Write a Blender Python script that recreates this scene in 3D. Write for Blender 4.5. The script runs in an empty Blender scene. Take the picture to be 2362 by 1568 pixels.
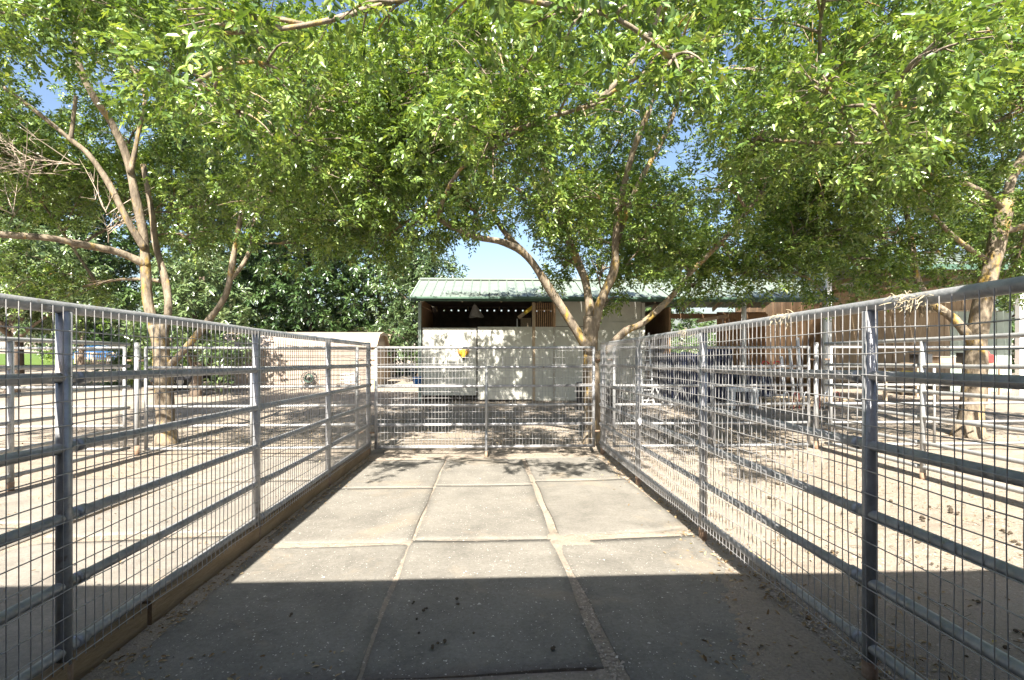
import bpy, math, random
import numpy as np
from mathutils import Vector, Matrix

random.seed(7)
rng = np.random.default_rng(11)
SC = bpy.context.scene
COL = SC.collection
R = math.radians

# ------------------------------------------------------------------ camera, sky, sun, exposure
YAW = R(2.28)
cam_d = bpy.data.cameras.new('camera')
cam_d.sensor_width = 36.0
cam_d.lens = 17.63
cam_d.clip_start = 0.05
cam_d.clip_end = 2000
cam = bpy.data.objects.new('camera', cam_d)
cam.location = (0, 0, 1.5)
cam.rotation_euler = (R(90), 0, -YAW)
COL.objects.link(cam)
SC.camera = cam

SUN = Vector((-0.11, -0.90, 1.0)).normalized()
SUN_EL = math.asin(SUN.z)
SUN_AZ = math.atan2(SUN.x, SUN.y)
world = bpy.data.worlds.new('World')
SC.world = world
world.use_nodes = True
wn = world.node_tree.nodes
wl = world.node_tree.links
bg = wn['Background']
sky = wn.new('ShaderNodeTexSky')
sky.sky_type = 'NISHITA'
sky.sun_disc = False
sky.sun_elevation = SUN_EL
sky.sun_rotation = SUN_AZ
sky.air_density = 1.0
sky.dust_density = 2.2
sky.ozone_density = 1.5
wl.new(sky.outputs[0], bg.inputs[0])
bg.inputs[1].default_value = 0.065
sun_d = bpy.data.lights.new('sun', 'SUN')
sun_d.energy = 5.0
sun_d.angle = R(0.55)
sun_d.color = (1.0, 0.945, 0.86)
sun = bpy.data.objects.new('sun', sun_d)
sun.rotation_euler = SUN.to_track_quat('Z', 'Y').to_euler()
sun.location = (-5, -20, 30)
COL.objects.link(sun)
SC.view_settings.view_transform = 'Standard'
SC.view_settings.look = 'None'
SC.view_settings.exposure = 2.05
SC.view_settings.gamma = 1.0
SC.view_settings.use_curve_mapping = False
SC.cycles.max_bounces = 5
SC.cycles.diffuse_bounces = 3
SC.cycles.glossy_bounces = 2
SC.cycles.transmission_bounces = 3
SC.cycles.use_adaptive_sampling = True
SC.cycles.adaptive_threshold = 0.02
SC.cycles.transparent_max_bounces = 8
SC.cycles.use_denoising = True

# ------------------------------------------------------------------ helpers
SLOPE = 0.0398


def g(x, y):
    """ground height: the pens drain away from the camera, then the yard is level"""
    k = 0.8
    a = (y - 12.56) / k
    sp = k * (math.log1p(math.exp(a)) if a < 30 else a)
    yy = y - sp
    if y < -1:
        yy = -1
    return -SLOPE * yy


def at(u, v, Y):
    """point of the photograph (2362 px wide) at world depth Y"""
    a = (u - 1181) / 1157
    s, c = math.sin(YAW), math.cos(YAW)
    dx, dy, dz = c * a + s, -s * a + c, (784 - v) / 1157
    t = Y / dy
    return Vector((dx * t, Y, 1.5 + dz * t))


def uv(p):
    """where a world point falls in the 2362 px wide photograph"""
    s, c = math.sin(YAW), math.cos(YAW)
    d = max(0.1, p[0] * s + p[1] * c)
    return 1181 + 1157 * (p[0] * c - p[1] * s) / d, 784 - 1157 * (p[2] - 1.5) / d, d


def new_mat(name):
    m = bpy.data.materials.new(name)
    m.use_nodes = True
    return m, m.node_tree.nodes, m.node_tree.links, m.node_tree.nodes['Principled BSDF']


def pmat(name, c1, c2, scale=8.0, rough=0.7, metal=0.0, bump=0.0, bscale=40.0, stretch=None, c3=None, s3=3.0, t3=0.6, spec=0.4, coord='Object'):
    m, N, L, B = new_mat(name)
    tc = N.new('ShaderNodeTexCoord')
    src = tc.outputs[coord]
    if stretch:
        mp = N.new('ShaderNodeMapping')
        mp.inputs['Scale'].default_value = stretch
        L.new(src, mp.inputs[0])
        src = mp.outputs[0]
    no = N.new('ShaderNodeTexNoise')
    no.inputs['Scale'].default_value = scale
    no.inputs['Detail'].default_value = 6
    no.inputs['Roughness'].default_value = 0.65
    L.new(src, no.inputs['Vector'])
    cr = N.new('ShaderNodeValToRGB')
    cr.color_ramp.elements[0].position = 0.32
    cr.color_ramp.elements[0].color = (*c1, 1)
    cr.color_ramp.elements[1].position = 0.68
    cr.color_ramp.elements[1].color = (*c2, 1)
    L.new(no.outputs[0], cr.inputs[0])
    col = cr.outputs[0]
    if c3:
        n3 = N.new('ShaderNodeTexNoise')
        n3.inputs['Scale'].default_value = s3
        n3.inputs['Detail'].default_value = 5
        n3.inputs['Roughness'].default_value = 0.7
        L.new(src, n3.inputs['Vector'])
        r3 = N.new('ShaderNodeValToRGB')
        r3.color_ramp.elements[0].position = t3
        r3.color_ramp.elements[0].color = (0, 0, 0, 1)
        r3.color_ramp.elements[1].position = min(1, t3 + 0.14)
        r3.color_ramp.elements[1].color = (1, 1, 1, 1)
        L.new(n3.outputs[0], r3.inputs[0])
        mx = N.new('ShaderNodeMix')
        mx.data_type = 'RGBA'
        L.new(r3.outputs[0], mx.inputs[0])
        L.new(col, mx.inputs[6])
        mx.inputs[7].default_value = (*c3, 1)
        col = mx.outputs[2]
    L.new(col, B.inputs['Base Color'])
    B.inputs['Roughness'].default_value = rough
    B.inputs['Metallic'].default_value = metal
    B.inputs['Specular IOR Level'].default_value = spec
    if bump:
        nb = N.new('ShaderNodeTexNoise')
        nb.inputs['Scale'].default_value = bscale
        nb.inputs['Detail'].default_value = 5
        L.new(src, nb.inputs['Vector'])
        bp = N.new('ShaderNodeBump')
        bp.inputs['Strength'].default_value = bump
        bp.inputs['Distance'].default_value = 0.02
        L.new(nb.outputs[0], bp.inputs['Height'])
        L.new(bp.outputs[0], B.inputs['Normal'])
    return m


def leaf_mat(name, ramp, trans, rough=0.42, tmix=0.38, spec=0.5):
    """tint is a per-leaf value: leaves of one tree differ in colour"""
    m, N, L, B = new_mat(name)
    at_ = N.new('ShaderNodeAttribute')
    at_.attribute_name = 'tint'
    cr = N.new('ShaderNodeValToRGB')
    els = cr.color_ramp.elements
    while len(els) < len(ramp):
        els.new(0.5)
    for e, (p, c) in zip(els, ramp):
        e.position = p
        e.color = (*c, 1)
    L.new(at_.outputs['Fac'], cr.inputs[0])
    L.new(cr.outputs[0], B.inputs['Base Color'])
    B.inputs['Roughness'].default_value = rough
    B.inputs['Specular IOR Level'].default_value = spec
    tr = N.new('ShaderNodeBsdfTranslucent')
    mul = N.new('ShaderNodeMix')
    mul.data_type = 'RGBA'
    mul.blend_type = 'MULTIPLY'
    mul.inputs[0].default_value = 1.0
    L.new(cr.outputs[0], mul.inputs[6])
    mul.inputs[7].default_value = (*trans, 1)
    L.new(mul.outputs[2], tr.inputs[0])
    ms = N.new('ShaderNodeMixShader')
    ms.inputs[0].default_value = tmix
    L.new(B.outputs[0], ms.inputs[1])
    L.new(tr.outputs[0], ms.inputs[2])
    L.new(ms.outputs[0], N['Material Output'].inputs[0])
    return m


class MB:
    def __init__(self):
        self.v = []
        self.f = []

    def box(self, c, s, rot=None):
        hx, hy, hz = s[0] / 2, s[1] / 2, s[2] / 2
        b = len(self.v)
        for x, y, z in ((-1, -1, -1), (1, -1, -1), (1, 1, -1), (-1, 1, -1), (-1, -1, 1), (1, -1, 1), (1, 1, 1), (-1, 1, 1)):
            p = Vector((x * hx, y * hy, z * hz))
            if rot is not None:
                p = rot @ p
            self.v.append(p + Vector(c))
        for q in ((0, 3, 2, 1), (4, 5, 6, 7), (0, 1, 5, 4), (1, 2, 6, 5), (2, 3, 7, 6), (3, 0, 4, 7)):
            self.f.append([b + i for i in q])
        return self

    def beam(self, a, b, w, h, up=(0, 0, 1)):
        a, b = Vector(a), Vector(b)
        d = b - a
        L = d.length
        d.normalize()
        u = Vector(up)
        s = d.cross(u)
        if s.length < 1e-4:
            s = d.cross(Vector((1, 0, 0)))
        s.normalize()
        u = s.cross(d)
        m = Matrix((d, s, u)).transposed()
        return self.box((a + b) / 2, (L, w, h), m)

    def tube(self, pts, rad, n=8, cap=True):
        pts = [Vector(p) for p in pts]
        if not hasattr(rad, '__len__'):
            rad = [rad] * len(pts)
        b0 = len(self.v)
        up = None
        for i, p in enumerate(pts):
            d = (pts[min(i + 1, len(pts) - 1)] - pts[max(i - 1, 0)])
            if d.length < 1e-9:
                d = Vector((0, 0, 1))
            d.normalize()
            if up is None:
                up = Vector((0, 0, 1)) if abs(d.z) < 0.9 else Vector((1, 0, 0))
            s = d.cross(up)
            if s.length < 1e-5:
                s = d.cross(Vector((0, 1, 0)))
            s.normalize()
            t = s.cross(d).normalized()
            up = t
            for k in range(n):
                a = 2 * math.pi * k / n
                self.v.append(p + (s * math.cos(a) + t * math.sin(a)) * rad[i])
        for i in range(len(pts) - 1):
            for k in range(n):
                k2 = (k + 1) % n
                self.f.append([b0 + i * n + k, b0 + i * n + k2, b0 + (i + 1) * n + k2, b0 + (i + 1) * n + k])
        if cap:
            self.f.append([b0 + k for k in range(n)][::-1])
            e = b0 + (len(pts) - 1) * n
            self.f.append([e + k for k in range(n)])
        return self

    def poly(self, ps):
        b = len(self.v)
        self.v += [Vector(p) for p in ps]
        self.f.append(list(range(b, b + len(ps))))
        return self

    def prism(self, outline, ext):
        """outline: list of points, ext: extrusion vector"""
        n = len(outline)
        b = len(self.v)
        e = Vector(ext)
        self.v += [Vector(p) for p in outline] + [Vector(p) + e for p in outline]
        self.f.append(list(range(b, b + n))[::-1])
        self.f.append(list(range(b + n, b + 2 * n)))
        for k in range(n):
            k2 = (k + 1) % n
            self.f.append([b + k, b + k2, b + n + k2, b + n + k])
        return self

    def lathe(self, c, prof, n=16):
        """prof: list of (radius, z)"""
        b = len(self.v)
        c = Vector(c)
        for r, z in prof:
            for k in range(n):
                a = 2 * math.pi * k / n
                self.v.append(c + Vector((r * math.cos(a), r * math.sin(a), z)))
        for i in range(len(prof) - 1):
            for k in range(n):
                k2 = (k + 1) % n
                self.f.append([b + i * n + k, b + i * n + k2, b + (i + 1) * n + k2, b + (i + 1) * n + k])
        self.f.append([b + k for k in range(n)][::-1])
        e = b + (len(prof) - 1) * n
        self.f.append([e + k for k in range(n)])
        return self

    def build(self, name, mat, parent=None, smooth=False, bevel=0.0, kind=None):
        off = root_loc(parent)
        me = bpy.data.meshes.new(name)
        me.from_pydata([tuple(p - off) for p in self.v], [], self.f)
        me.materials.append(mat)
        if smooth:
            me.polygons.foreach_set('use_smooth', [True] * len(me.polygons))
        me.update()
        o = bpy.data.objects.new(name, me)
        COL.objects.link(o)
        if parent:
            o.parent = parent
        if bevel:
            md = o.modifiers.new('bevel', 'BEVEL')
            md.width = bevel
            md.segments = 2
            md.limit_method = 'ANGLE'
        if kind:
            o['kind'] = kind
        return o


def root_loc(o):
    v = Vector((0, 0, 0))
    while o:
        v += Vector(o.location)
        o = o.parent
    return v


def empty(name, loc, label, cat, group=None):
    o = bpy.data.objects.new(name, None)
    o.empty_display_size = 0.2
    COL.objects.link(o)
    o.location = loc
    return tag(o, label, cat, group)


def tag(o, label, cat, group=None):
    o['label'] = label
    o['category'] = cat
    if group:
        o['group'] = group
    return o


def struct(o):
    o['kind'] = 'structure'
    return o


def np_mesh(name, V, faces_idx, nper, mat, parent=None, tint=None, kind=None):
    """fast mesh from numpy: V (n,3), faces_idx flat int array, nper verts per face"""
    off = root_loc(parent)
    V = V - np.array(off)
    me = bpy.data.meshes.new(name)
    nf = len(faces_idx) // nper
    me.vertices.add(len(V))
    me.vertices.foreach_set('co', V.astype(np.float32).ravel())
    me.loops.add(len(faces_idx))
    me.loops.foreach_set('vertex_index', faces_idx.astype(np.int32))
    me.polygons.add(nf)
    me.polygons.foreach_set('loop_start', np.arange(0, nf * nper, nper, dtype=np.int32))
    try:
        me.polygons.foreach_set('loop_total', np.full(nf, nper, dtype=np.int32))
    except Exception:
        pass
    if tint is not None:
        a = me.attributes.new('tint', 'FLOAT', 'POINT')
        a.data.foreach_set('value', tint.astype(np.float32))
    me.materials.append(mat)
    me.update(calc_edges=True)
    o = bpy.data.objects.new(name, me)
    COL.objects.link(o)
    if parent:
        o.parent = parent
    if kind:
        o['kind'] = kind
    return o


# ------------------------------------------------------------------ materials
def ground_material():
    m, N, L, B = new_mat('sandy_dirt')
    tc = N.new('ShaderNodeTexCoord')
    P = tc.outputs['Object']

    def noise(s, d=6, r=0.6):
        n = N.new('ShaderNodeTexNoise')
        n.inputs['Scale'].default_value = s
        n.inputs['Detail'].default_value = d
        n.inputs['Roughness'].default_value = r
        L.new(P, n.inputs['Vector'])
        return n.outputs[0]

    def ramp(f, a, b, ca, cb):
        r = N.new('ShaderNodeValToRGB')
        r.color_ramp.elements[0].position = a
        r.color_ramp.elements[0].color = (*ca, 1)
        r.color_ramp.elements[1].position = b
        r.color_ramp.elements[1].color = (*cb, 1)
        L.new(f, r.inputs[0])
        return r.outputs[0]

    def mix(f, a, b, mode='MIX'):
        x = N.new('ShaderNodeMix')
        x.data_type = 'RGBA'
        x.blend_type = mode
        if isinstance(f, float):
            x.inputs[0].default_value = f
        else:
            L.new(f, x.inputs[0])
        L.new(a, x.inputs[6])
        if isinstance(b, tuple):
            x.inputs[7].default_value = (*b, 1)
        else:
            L.new(b, x.inputs[7])
        return x.outputs[2]
    base = ramp(noise(0.55), 0.35, 0.65, (0.255, 0.215, 0.170), (0.32, 0.275, 0.222))
    grey = mix(ramp(noise(1.3, 4), 0.52, 0.7, (0, 0, 0), (1, 1, 1)), base, (0.27, 0.23, 0.18))
    fine = mix(0.75, grey, ramp(noise(55, 8, 0.75), 0.3, 0.7, (0.62, 0.6, 0.58), (1.2, 1.2, 1.2)), 'MULTIPLY')
    vo = N.new('ShaderNodeTexVoronoi')
    vo.inputs['Scale'].default_value = 70
    L.new(P, vo.inputs['Vector'])
    sp = ramp(vo.outputs['Distance'], 0.10, 0.2, (0.45, 0.42, 0.4), (1, 1, 1))
    col = mix(0.5, fine, sp, 'MULTIPLY')
    dirt = mix(ramp(noise(3.1, 8, 0.8), 0.62, 0.76, (0, 0, 0), (0.75, 0.75, 0.75)), col, (0.17, 0.12, 0.075))
    L.new(dirt, B.inputs['Base Color'])
    B.inputs['Roughness'].default_value = 0.95
    B.inputs['Specular IOR Level'].default_value = 0.15
    bp = N.new('ShaderNodeBump')
    bp.inputs['Strength'].default_value = 0.7
    bp.inputs['Distance'].default_value = 0.02
    ad = N.new('ShaderNodeMath')
    ad.operation = 'ADD'
    L.new(noise(70, 6, 0.7), ad.inputs[0])
    m7 = N.new('ShaderNodeMath')
    m7.operation = 'MULTIPLY'
    m7.inputs[1].default_value = 3.0
    L.new(noise(7, 4), m7.inputs[0])
    vd = N.new('ShaderNodeTexVoronoi')
    vd.feature = 'SMOOTH_F1'
    vd.inputs['Scale'].default_value = 4.5
    vd.inputs['Randomness'].default_value = 1.0
    L.new(P, vd.inputs['Vector'])
    m8 = N.new('ShaderNodeMath')
    m8.operation = 'MULTIPLY_ADD'
    L.new(vd.outputs['Distance'], m8.inputs[0])
    m8.inputs[1].default_value = 2.2
    L.new(m7.outputs[0], m8.inputs[2])
    L.new(m8.outputs[0], ad.inputs[1])
    L.new(ad.outputs[0], bp.inputs['Height'])
    L.new(bp.outputs[0], B.inputs['Normal'])
    return m


def mat_material(name, c1, c2, dust, thr):
    """black rubber under a film of dust: mottled, speckled, with drifts of sand"""
    m, N, L, B = new_mat(name)
    tc = N.new('ShaderNodeTexCoord')
    P = tc.outputs['Object']

    def noise(s, d=6, r=0.65, dist=0.0):
        n = N.new('ShaderNodeTexNoise')
        n.inputs['Scale'].default_value = s
        n.inputs['Detail'].default_value = d
        n.inputs['Roughness'].default_value = r
        n.inputs['Distortion'].default_value = dist
        L.new(P, n.inputs['Vector'])
        return n.outputs[0]

    def ramp(f, a, b, ca, cb):
        r = N.new('ShaderNodeValToRGB')
        r.color_ramp.elements[0].position = a
        r.color_ramp.elements[0].color = (*ca, 1)
        r.color_ramp.elements[1].position = b
        r.color_ramp.elements[1].color = (*cb, 1)
        L.new(f, r.inputs[0])
        return r.outputs[0]

    def mix(f, a, b, mode='MIX'):
        x = N.new('ShaderNodeMix')
        x.data_type = 'RGBA'
        x.blend_type = mode
        if isinstance(f, float):
            x.inputs[0].default_value = f
        else:
            L.new(f, x.inputs[0])
        L.new(a, x.inputs[6])
        if isinstance(b, tuple):
            x.inputs[7].default_value = (*b, 1)
        else:
            L.new(b, x.inputs[7])
        return x.outputs[2]
    col = ramp(noise(2.6, 8, 0.7, 0.4), 0.3, 0.7, c1, c2)
    col = mix(0.8, col, ramp(noise(38, 8, 0.8), 0.3, 0.72, (0.66, 0.65, 0.64), (1.3, 1.3, 1.28)), 'MULTIPLY')
    d1 = ramp(noise(0.9, 9, 0.72, 0.6), thr, thr + 0.16, (0, 0, 0), (0.85, 0.85, 0.85))
    col = mix(d1, col, dust)
    d2 = ramp(noise(7.0, 9, 0.8, 0.3), 0.60, 0.72, (0, 0, 0), (0.55, 0.55, 0.55))
    col = mix(d2, col, dust)
    vo = N.new('ShaderNodeTexVoronoi')
    vo.inputs['Scale'].default_value = 60
    L.new(P, vo.inputs['Vector'])
    col = mix(ramp(vo.outputs['Distance'], 0.05, 0.12, (0.7, 0.7, 0.7), (0, 0, 0)), col, (0.36, 0.33, 0.28))
    v2 = N.new('ShaderNodeTexVoronoi')
    v2.inputs['Scale'].default_value = 23
    L.new(P, v2.inputs['Vector'])
    col = mix(ramp(v2.outputs['Distance'], 0.05, 0.10, (0.6, 0.6, 0.6), (0, 0, 0)), col, (0.05, 0.045, 0.04))
    L.new(col, B.inputs['Base Color'])
    B.inputs['Roughness'].default_value = 0.88
    B.inputs['Specular IOR Level'].default_value = 0.2
    bp = N.new('ShaderNodeBump')
    bp.inputs['Strength'].default_value = 0.5
    bp.inputs['Distance'].default_value = 0.015
    L.new(noise(85, 6, 0.75), bp.inputs['Height'])
    L.new(bp.outputs[0], B.inputs['Normal'])
    return m


M = {}
M['ground'] = ground_material()
M['galv'] = pmat('galvanized_pipe', (0.25, 0.255, 0.26), (0.40, 0.40, 0.40), 14, 0.42, 0.4, 0.12, 60, c3=(0.17, 0.135, 0.10), s3=9, t3=0.6)
M['galv_far'] = pmat('weathered_white_pipe', (0.27, 0.275, 0.275), (0.38, 0.38, 0.37), 9, 0.45, 0.25, 0.1, 60, c3=(0.24, 0.19, 0.14), s3=4, t3=0.68)
M['wire'] = pmat('galvanized_wire', (0.30, 0.295, 0.285), (0.42, 0.41, 0.40), 20, 0.4, 0.3)
M['rust'] = pmat('rusty_steel', (0.20, 0.12, 0.07), (0.33, 0.24, 0.17), 18, 0.8, 0.2, 0.2)
M['mat'] = mat_material('dusty_rubber', (0.135, 0.126, 0.109), (0.215, 0.200, 0.172), (0.27, 0.22, 0.157), 0.55)
M['mat_pale'] = mat_material('sandy_rubber', (0.18, 0.163, 0.14), (0.27, 0.244, 0.21), (0.28, 0.22, 0.155), 0.54)
M['kerb'] = pmat('weathered_kerb_board', (0.20, 0.135, 0.075), (0.32, 0.23, 0.14), 10, 0.9, 0, 0.4, 60, stretch=(1, 0.25, 1), c3=(0.16, 0.12, 0.08), s3=5, t3=0.62, spec=0.2)
M['bark'] = pmat('tree_bark', (0.10, 0.08, 0.06), (0.30, 0.245, 0.175), 12, 0.9, 0, 0.8, 26, stretch=(1, 1, 0.35), c3=(0.40, 0.26, 0.05), s3=5.5, t3=0.545, spec=0.2)
M['bark_dark'] = pmat('dark_bark', (0.10, 0.075, 0.055), (0.2, 0.155, 0.12), 9, 0.9, 0, 0.6, 26, spec=0.2)
M['twig'] = pmat('twig_bark', (0.09, 0.075, 0.05), (0.18, 0.15, 0.10), 12, 0.85, spec=0.2)
M['deadtwig'] = pmat('dead_twig', (0.36, 0.28, 0.21), (0.5, 0.42, 0.34), 12, 0.85, spec=0.2)
M['white'] = pmat('painted_board', (0.54, 0.535, 0.465), (0.64, 0.63, 0.55), 3, 0.75, 0, 0.12, 40, c3=(0.55, 0.52, 0.44), s3=1.2, t3=0.64, spec=0.3)
M['trimgreen'] = pmat('green_trim', (0.05, 0.10, 0.07), (0.08, 0.14, 0.10), 6, 0.5)
M['roofgreen'] = pmat('green_metal_roof', (0.155, 0.19, 0.155), (0.20, 0.235, 0.195), 2.5, 0.42, 0.1, c3=(0.12, 0.145, 0.125), s3=1.0, t3=0.62)
M['palegreen'] = pmat('pale_green_siding', (0.27, 0.33, 0.28), (0.34, 0.40, 0.345), 3, 0.55)
M['brown'] = pmat('brown_boards', (0.33, 0.20, 0.11), (0.48, 0.315, 0.185), 5, 0.8, 0, 0.2, 30, stretch=(3, 3, 0.4), spec=0.25)
M['brown2'] = pmat('weathered_brown_boards', (0.34, 0.25, 0.165), (0.48, 0.37, 0.255), 5, 0.8, 0, 0.2, 30, stretch=(3, 3, 0.4), spec=0.25)
M['wood'] = pmat('bare_lumber', (0.38, 0.29, 0.19), (0.52, 0.42, 0.30), 7, 0.8, 0, 0.15, 30, stretch=(2, 2, 0.6), spec=0.25)
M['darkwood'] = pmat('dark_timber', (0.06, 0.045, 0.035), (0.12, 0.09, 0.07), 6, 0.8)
M['whitepost'] = pmat('white_post', (0.66, 0.66, 0.63), (0.76, 0.76, 0.73), 5, 0.6, c3=(0.5, 0.47, 0.42), s3=3, t3=0.66)
M['tan'] = pmat('tan_siding', (0.27, 0.215, 0.168), (0.34, 0.28, 0.225), 3, 0.7, c3=(0.46, 0.38, 0.3), s3=1.2, t3=0.62)
M['shingle'] = pmat('tan_roofing', (0.27, 0.205, 0.14), (0.37, 0.29, 0.21), 6, 0.85, 0, 0.3, 40, c3=(0.36, 0.2, 0.09), s3=3, t3=0.6)
M['black'] = pmat('black_plastic', (0.012, 0.013, 0.016), (0.022, 0.023, 0.027), 6, 0.45)
M['darkgrey'] = pmat('dark_grey_plastic', (0.035, 0.037, 0.038), (0.06, 0.062, 0.063), 6, 0.5)
M['navy'] = pmat('navy_tarp', (0.012, 0.016, 0.045), (0.028, 0.034, 0.08), 4, 0.5, 0, 0.6, 9)
M['yellow'] = pmat('yellow_paint', (0.72, 0.48, 0.03), (0.82, 0.60, 0.08), 8, 0.5)
M['orange'] = pmat('orange_enamel', (0.80, 0.38, 0.02), (0.88, 0.52, 0.03), 6, 0.4)
M['brownhorn'] = pmat('brown_enamel', (0.30, 0.13, 0.02), (0.42, 0.2, 0.03), 8, 0.5)
M['blue'] = pmat('blue_plastic', (0.03, 0.17, 0.50), (0.05, 0.23, 0.6), 5, 0.4)
M['carblue'] = pmat('blue_car_paint', (0.03, 0.16, 0.42), (0.04, 0.19, 0.48), 3, 0.25, 0.3)
M['glass'] = pmat('dark_glass', (0.02, 0.025, 0.03), (0.03, 0.035, 0.04), 3, 0.08)
M['red'] = pmat('red_paint', (0.50, 0.03, 0.03), (0.62, 0.06, 0.05), 6, 0.5)
M['maroon'] = pmat('maroon_steel', (0.24, 0.07, 0.06), (0.36, 0.13, 0.11), 8, 0.6)
M['alum'] = pmat('aluminium', (0.60, 0.60, 0.60), (0.72, 0.72, 0.71), 10, 0.4, 0.5)
M['cloth'] = pmat('grey_cloth', (0.30, 0.28, 0.26), (0.42, 0.40, 0.37), 10, 0.9)
M['plastic_white'] = pmat('white_plastic', (0.70, 0.70, 0.69), (0.78, 0.78, 0.77), 5, 0.4)
M['straw'] = pmat('dry_straw', (0.40, 0.33, 0.21), (0.55, 0.47, 0.32), 14, 0.9)
M['gravel'] = pmat('pebbles', (0.24, 0.205, 0.165), (0.46, 0.40, 0.33), 3.5, 0.9, spec=0.2)
M['manure'] = pmat('dry_manure', (0.04, 0.03, 0.02), (0.09, 0.07, 0.045), 12, 0.95)
M['litter'] = leaf_mat('fallen_leaf', [(0.0, (0.12, 0.075, 0.035)), (0.5, (0.27, 0.19, 0.10)), (0.9, (0.42, 0.34, 0.21)), (1.0, (0.45, 0.38, 0.1))], (1, 0.9, 0.7), 0.7, 0.15, 0.2)
M['fleck'] = pmat('chaff', (0.42, 0.39, 0.34), (0.58, 0.54, 0.48), 4, 0.9)
M['lawn'] = pmat('lawn', (0.06, 0.10, 0.02), (0.10, 0.15, 0.03), 3, 0.9, 0, 0.5, 30, spec=0.2)
M['leaf_a'] = leaf_mat('ash_leaf', [(0.0, (0.045, 0.090, 0.024)), (0.4, (0.120, 0.195, 0.044)), (0.72, (0.22, 0.31, 0.066)), (0.92, (0.35, 0.42, 0.12)), (1.0, (0.42, 0.38, 0.15))], (1.3, 1.25, 0.45), 0.33, 0.30, 0.7)
M['leaf_dark'] = leaf_mat('evergreen_leaf', [(0.0, (0.025, 0.052, 0.018)), (0.5, (0.06, 0.110, 0.032)), (1.0, (0.14, 0.20, 0.065))], (1.1, 1.2, 0.6), 0.3, 0.15, 0.8)
M['leaf_grey'] = leaf_mat('grey_green_leaf', [(0.0, (0.035, 0.065, 0.025)), (0.5, (0.09, 0.14, 0.05)), (1.0, (0.20, 0.25, 0.105))], (1.1, 1.15, 0.7), 0.3, 0.15, 0.8)
M['leaf_shrub'] = leaf_mat('shrub_leaf', [(0.0, (0.09, 0.16, 0.02)), (0.5, (0.17, 0.26, 0.04)), (1.0, (0.28, 0.33, 0.07))], (1.2, 1.2, 0.6), 0.45, 0.35)

# ------------------------------------------------------------------ ground
xs = np.concatenate([[-600, -250, -120, -70, -45, -32, -24, -18], np.arange(-15, 15.01, 0.3), [18, 22, 27, 34, 45, 70, 120, 250, 600]])
ys = np.concatenate([[-400, -150, -60, -25, -12, -6, -3], np.arange(-1, 20.01, 0.25), [21, 23, 25, 28, 32, 37, 45, 60, 85, 130, 250, 500, 900]])
GX, GY = np.meshgrid(xs, ys)


def gnoise(x, y):
    return (np.sin(x * 2.1 + 0.7 * y) * np.sin(y * 1.7 - 0.4 * x) * 0.011 + np.sin(x * 5.3 + 2) * np.sin(y * 4.7 + 1) * 0.006
            + np.sin(x * 0.7 + 1.1) * np.sin(y * 0.6) * 0.02)


GZ = np.vectorize(g)(GX, GY)
inpen = (GX > -5.7) & (GX < 2.0) & (GY > 0) & (GY < 8.2)
GZ = GZ + gnoise(GX, GY) * np.where(inpen, 0.12, 1.0) - np.where(inpen, 0.004, 0.0)
nx, ny = len(xs), len(ys)
V = np.stack([GX.ravel(), GY.ravel(), GZ.ravel()], 1)
I, J = np.meshgrid(np.arange(nx - 1), np.arange(ny - 1))
b = (J * nx + I).ravel()
F = np.stack([b, b + 1, b + nx + 1, b + nx], 1).ravel()
ground = np_mesh('ground', V, F, 4, M['ground'])
ground.data.polygons.foreach_set('use_smooth', [True] * len(ground.data.polygons))
struct(ground)

lw = MB()
for (x0, y0, x1, y1) in ((-75, 41, -33.5, 75),):
    lw.poly([(x0, y0, -0.46), (x1, y0, -0.46), (x1 + 8, y1, -0.46), (x0, y1, -0.46)])
struct(lw.build('lawn', M['lawn']))

# ------------------------------------------------------------------ stable behind the camera (its eave shades the near floor)
st = empty('stable_building', (0, -2.5, 0.05), 'open fronted stable whose eave shades the near end of the pen', 'building')
EY, EZ = 0.80, 2.70
MB().prism([(-16, EY, EZ), (-16, -5.2, EZ + 1.3), (-16, -5.2, EZ + 1.36), (-16, EY, EZ + 0.06)], (32, 0, 0)).build('roof', M['roofgreen'], st)
MB().box((0, EY + 0.021, EZ - 0.04), (32, 0.04, 0.19)).build('fascia', M['trimgreen'], st)
MB().box((0, -5.0, 2.0), (32, 0.08, 3.9)).build('back_wall', M['brown2'], st)
for x in (-14.6, -9.3, -5.6, -1.97, 1.76, 5.4, 9.1, 14.6):
    MB().box((x, -0.35, 1.48), (0.1, 0.1, 2.9)).build('post', M['whitepost'], st)


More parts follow.
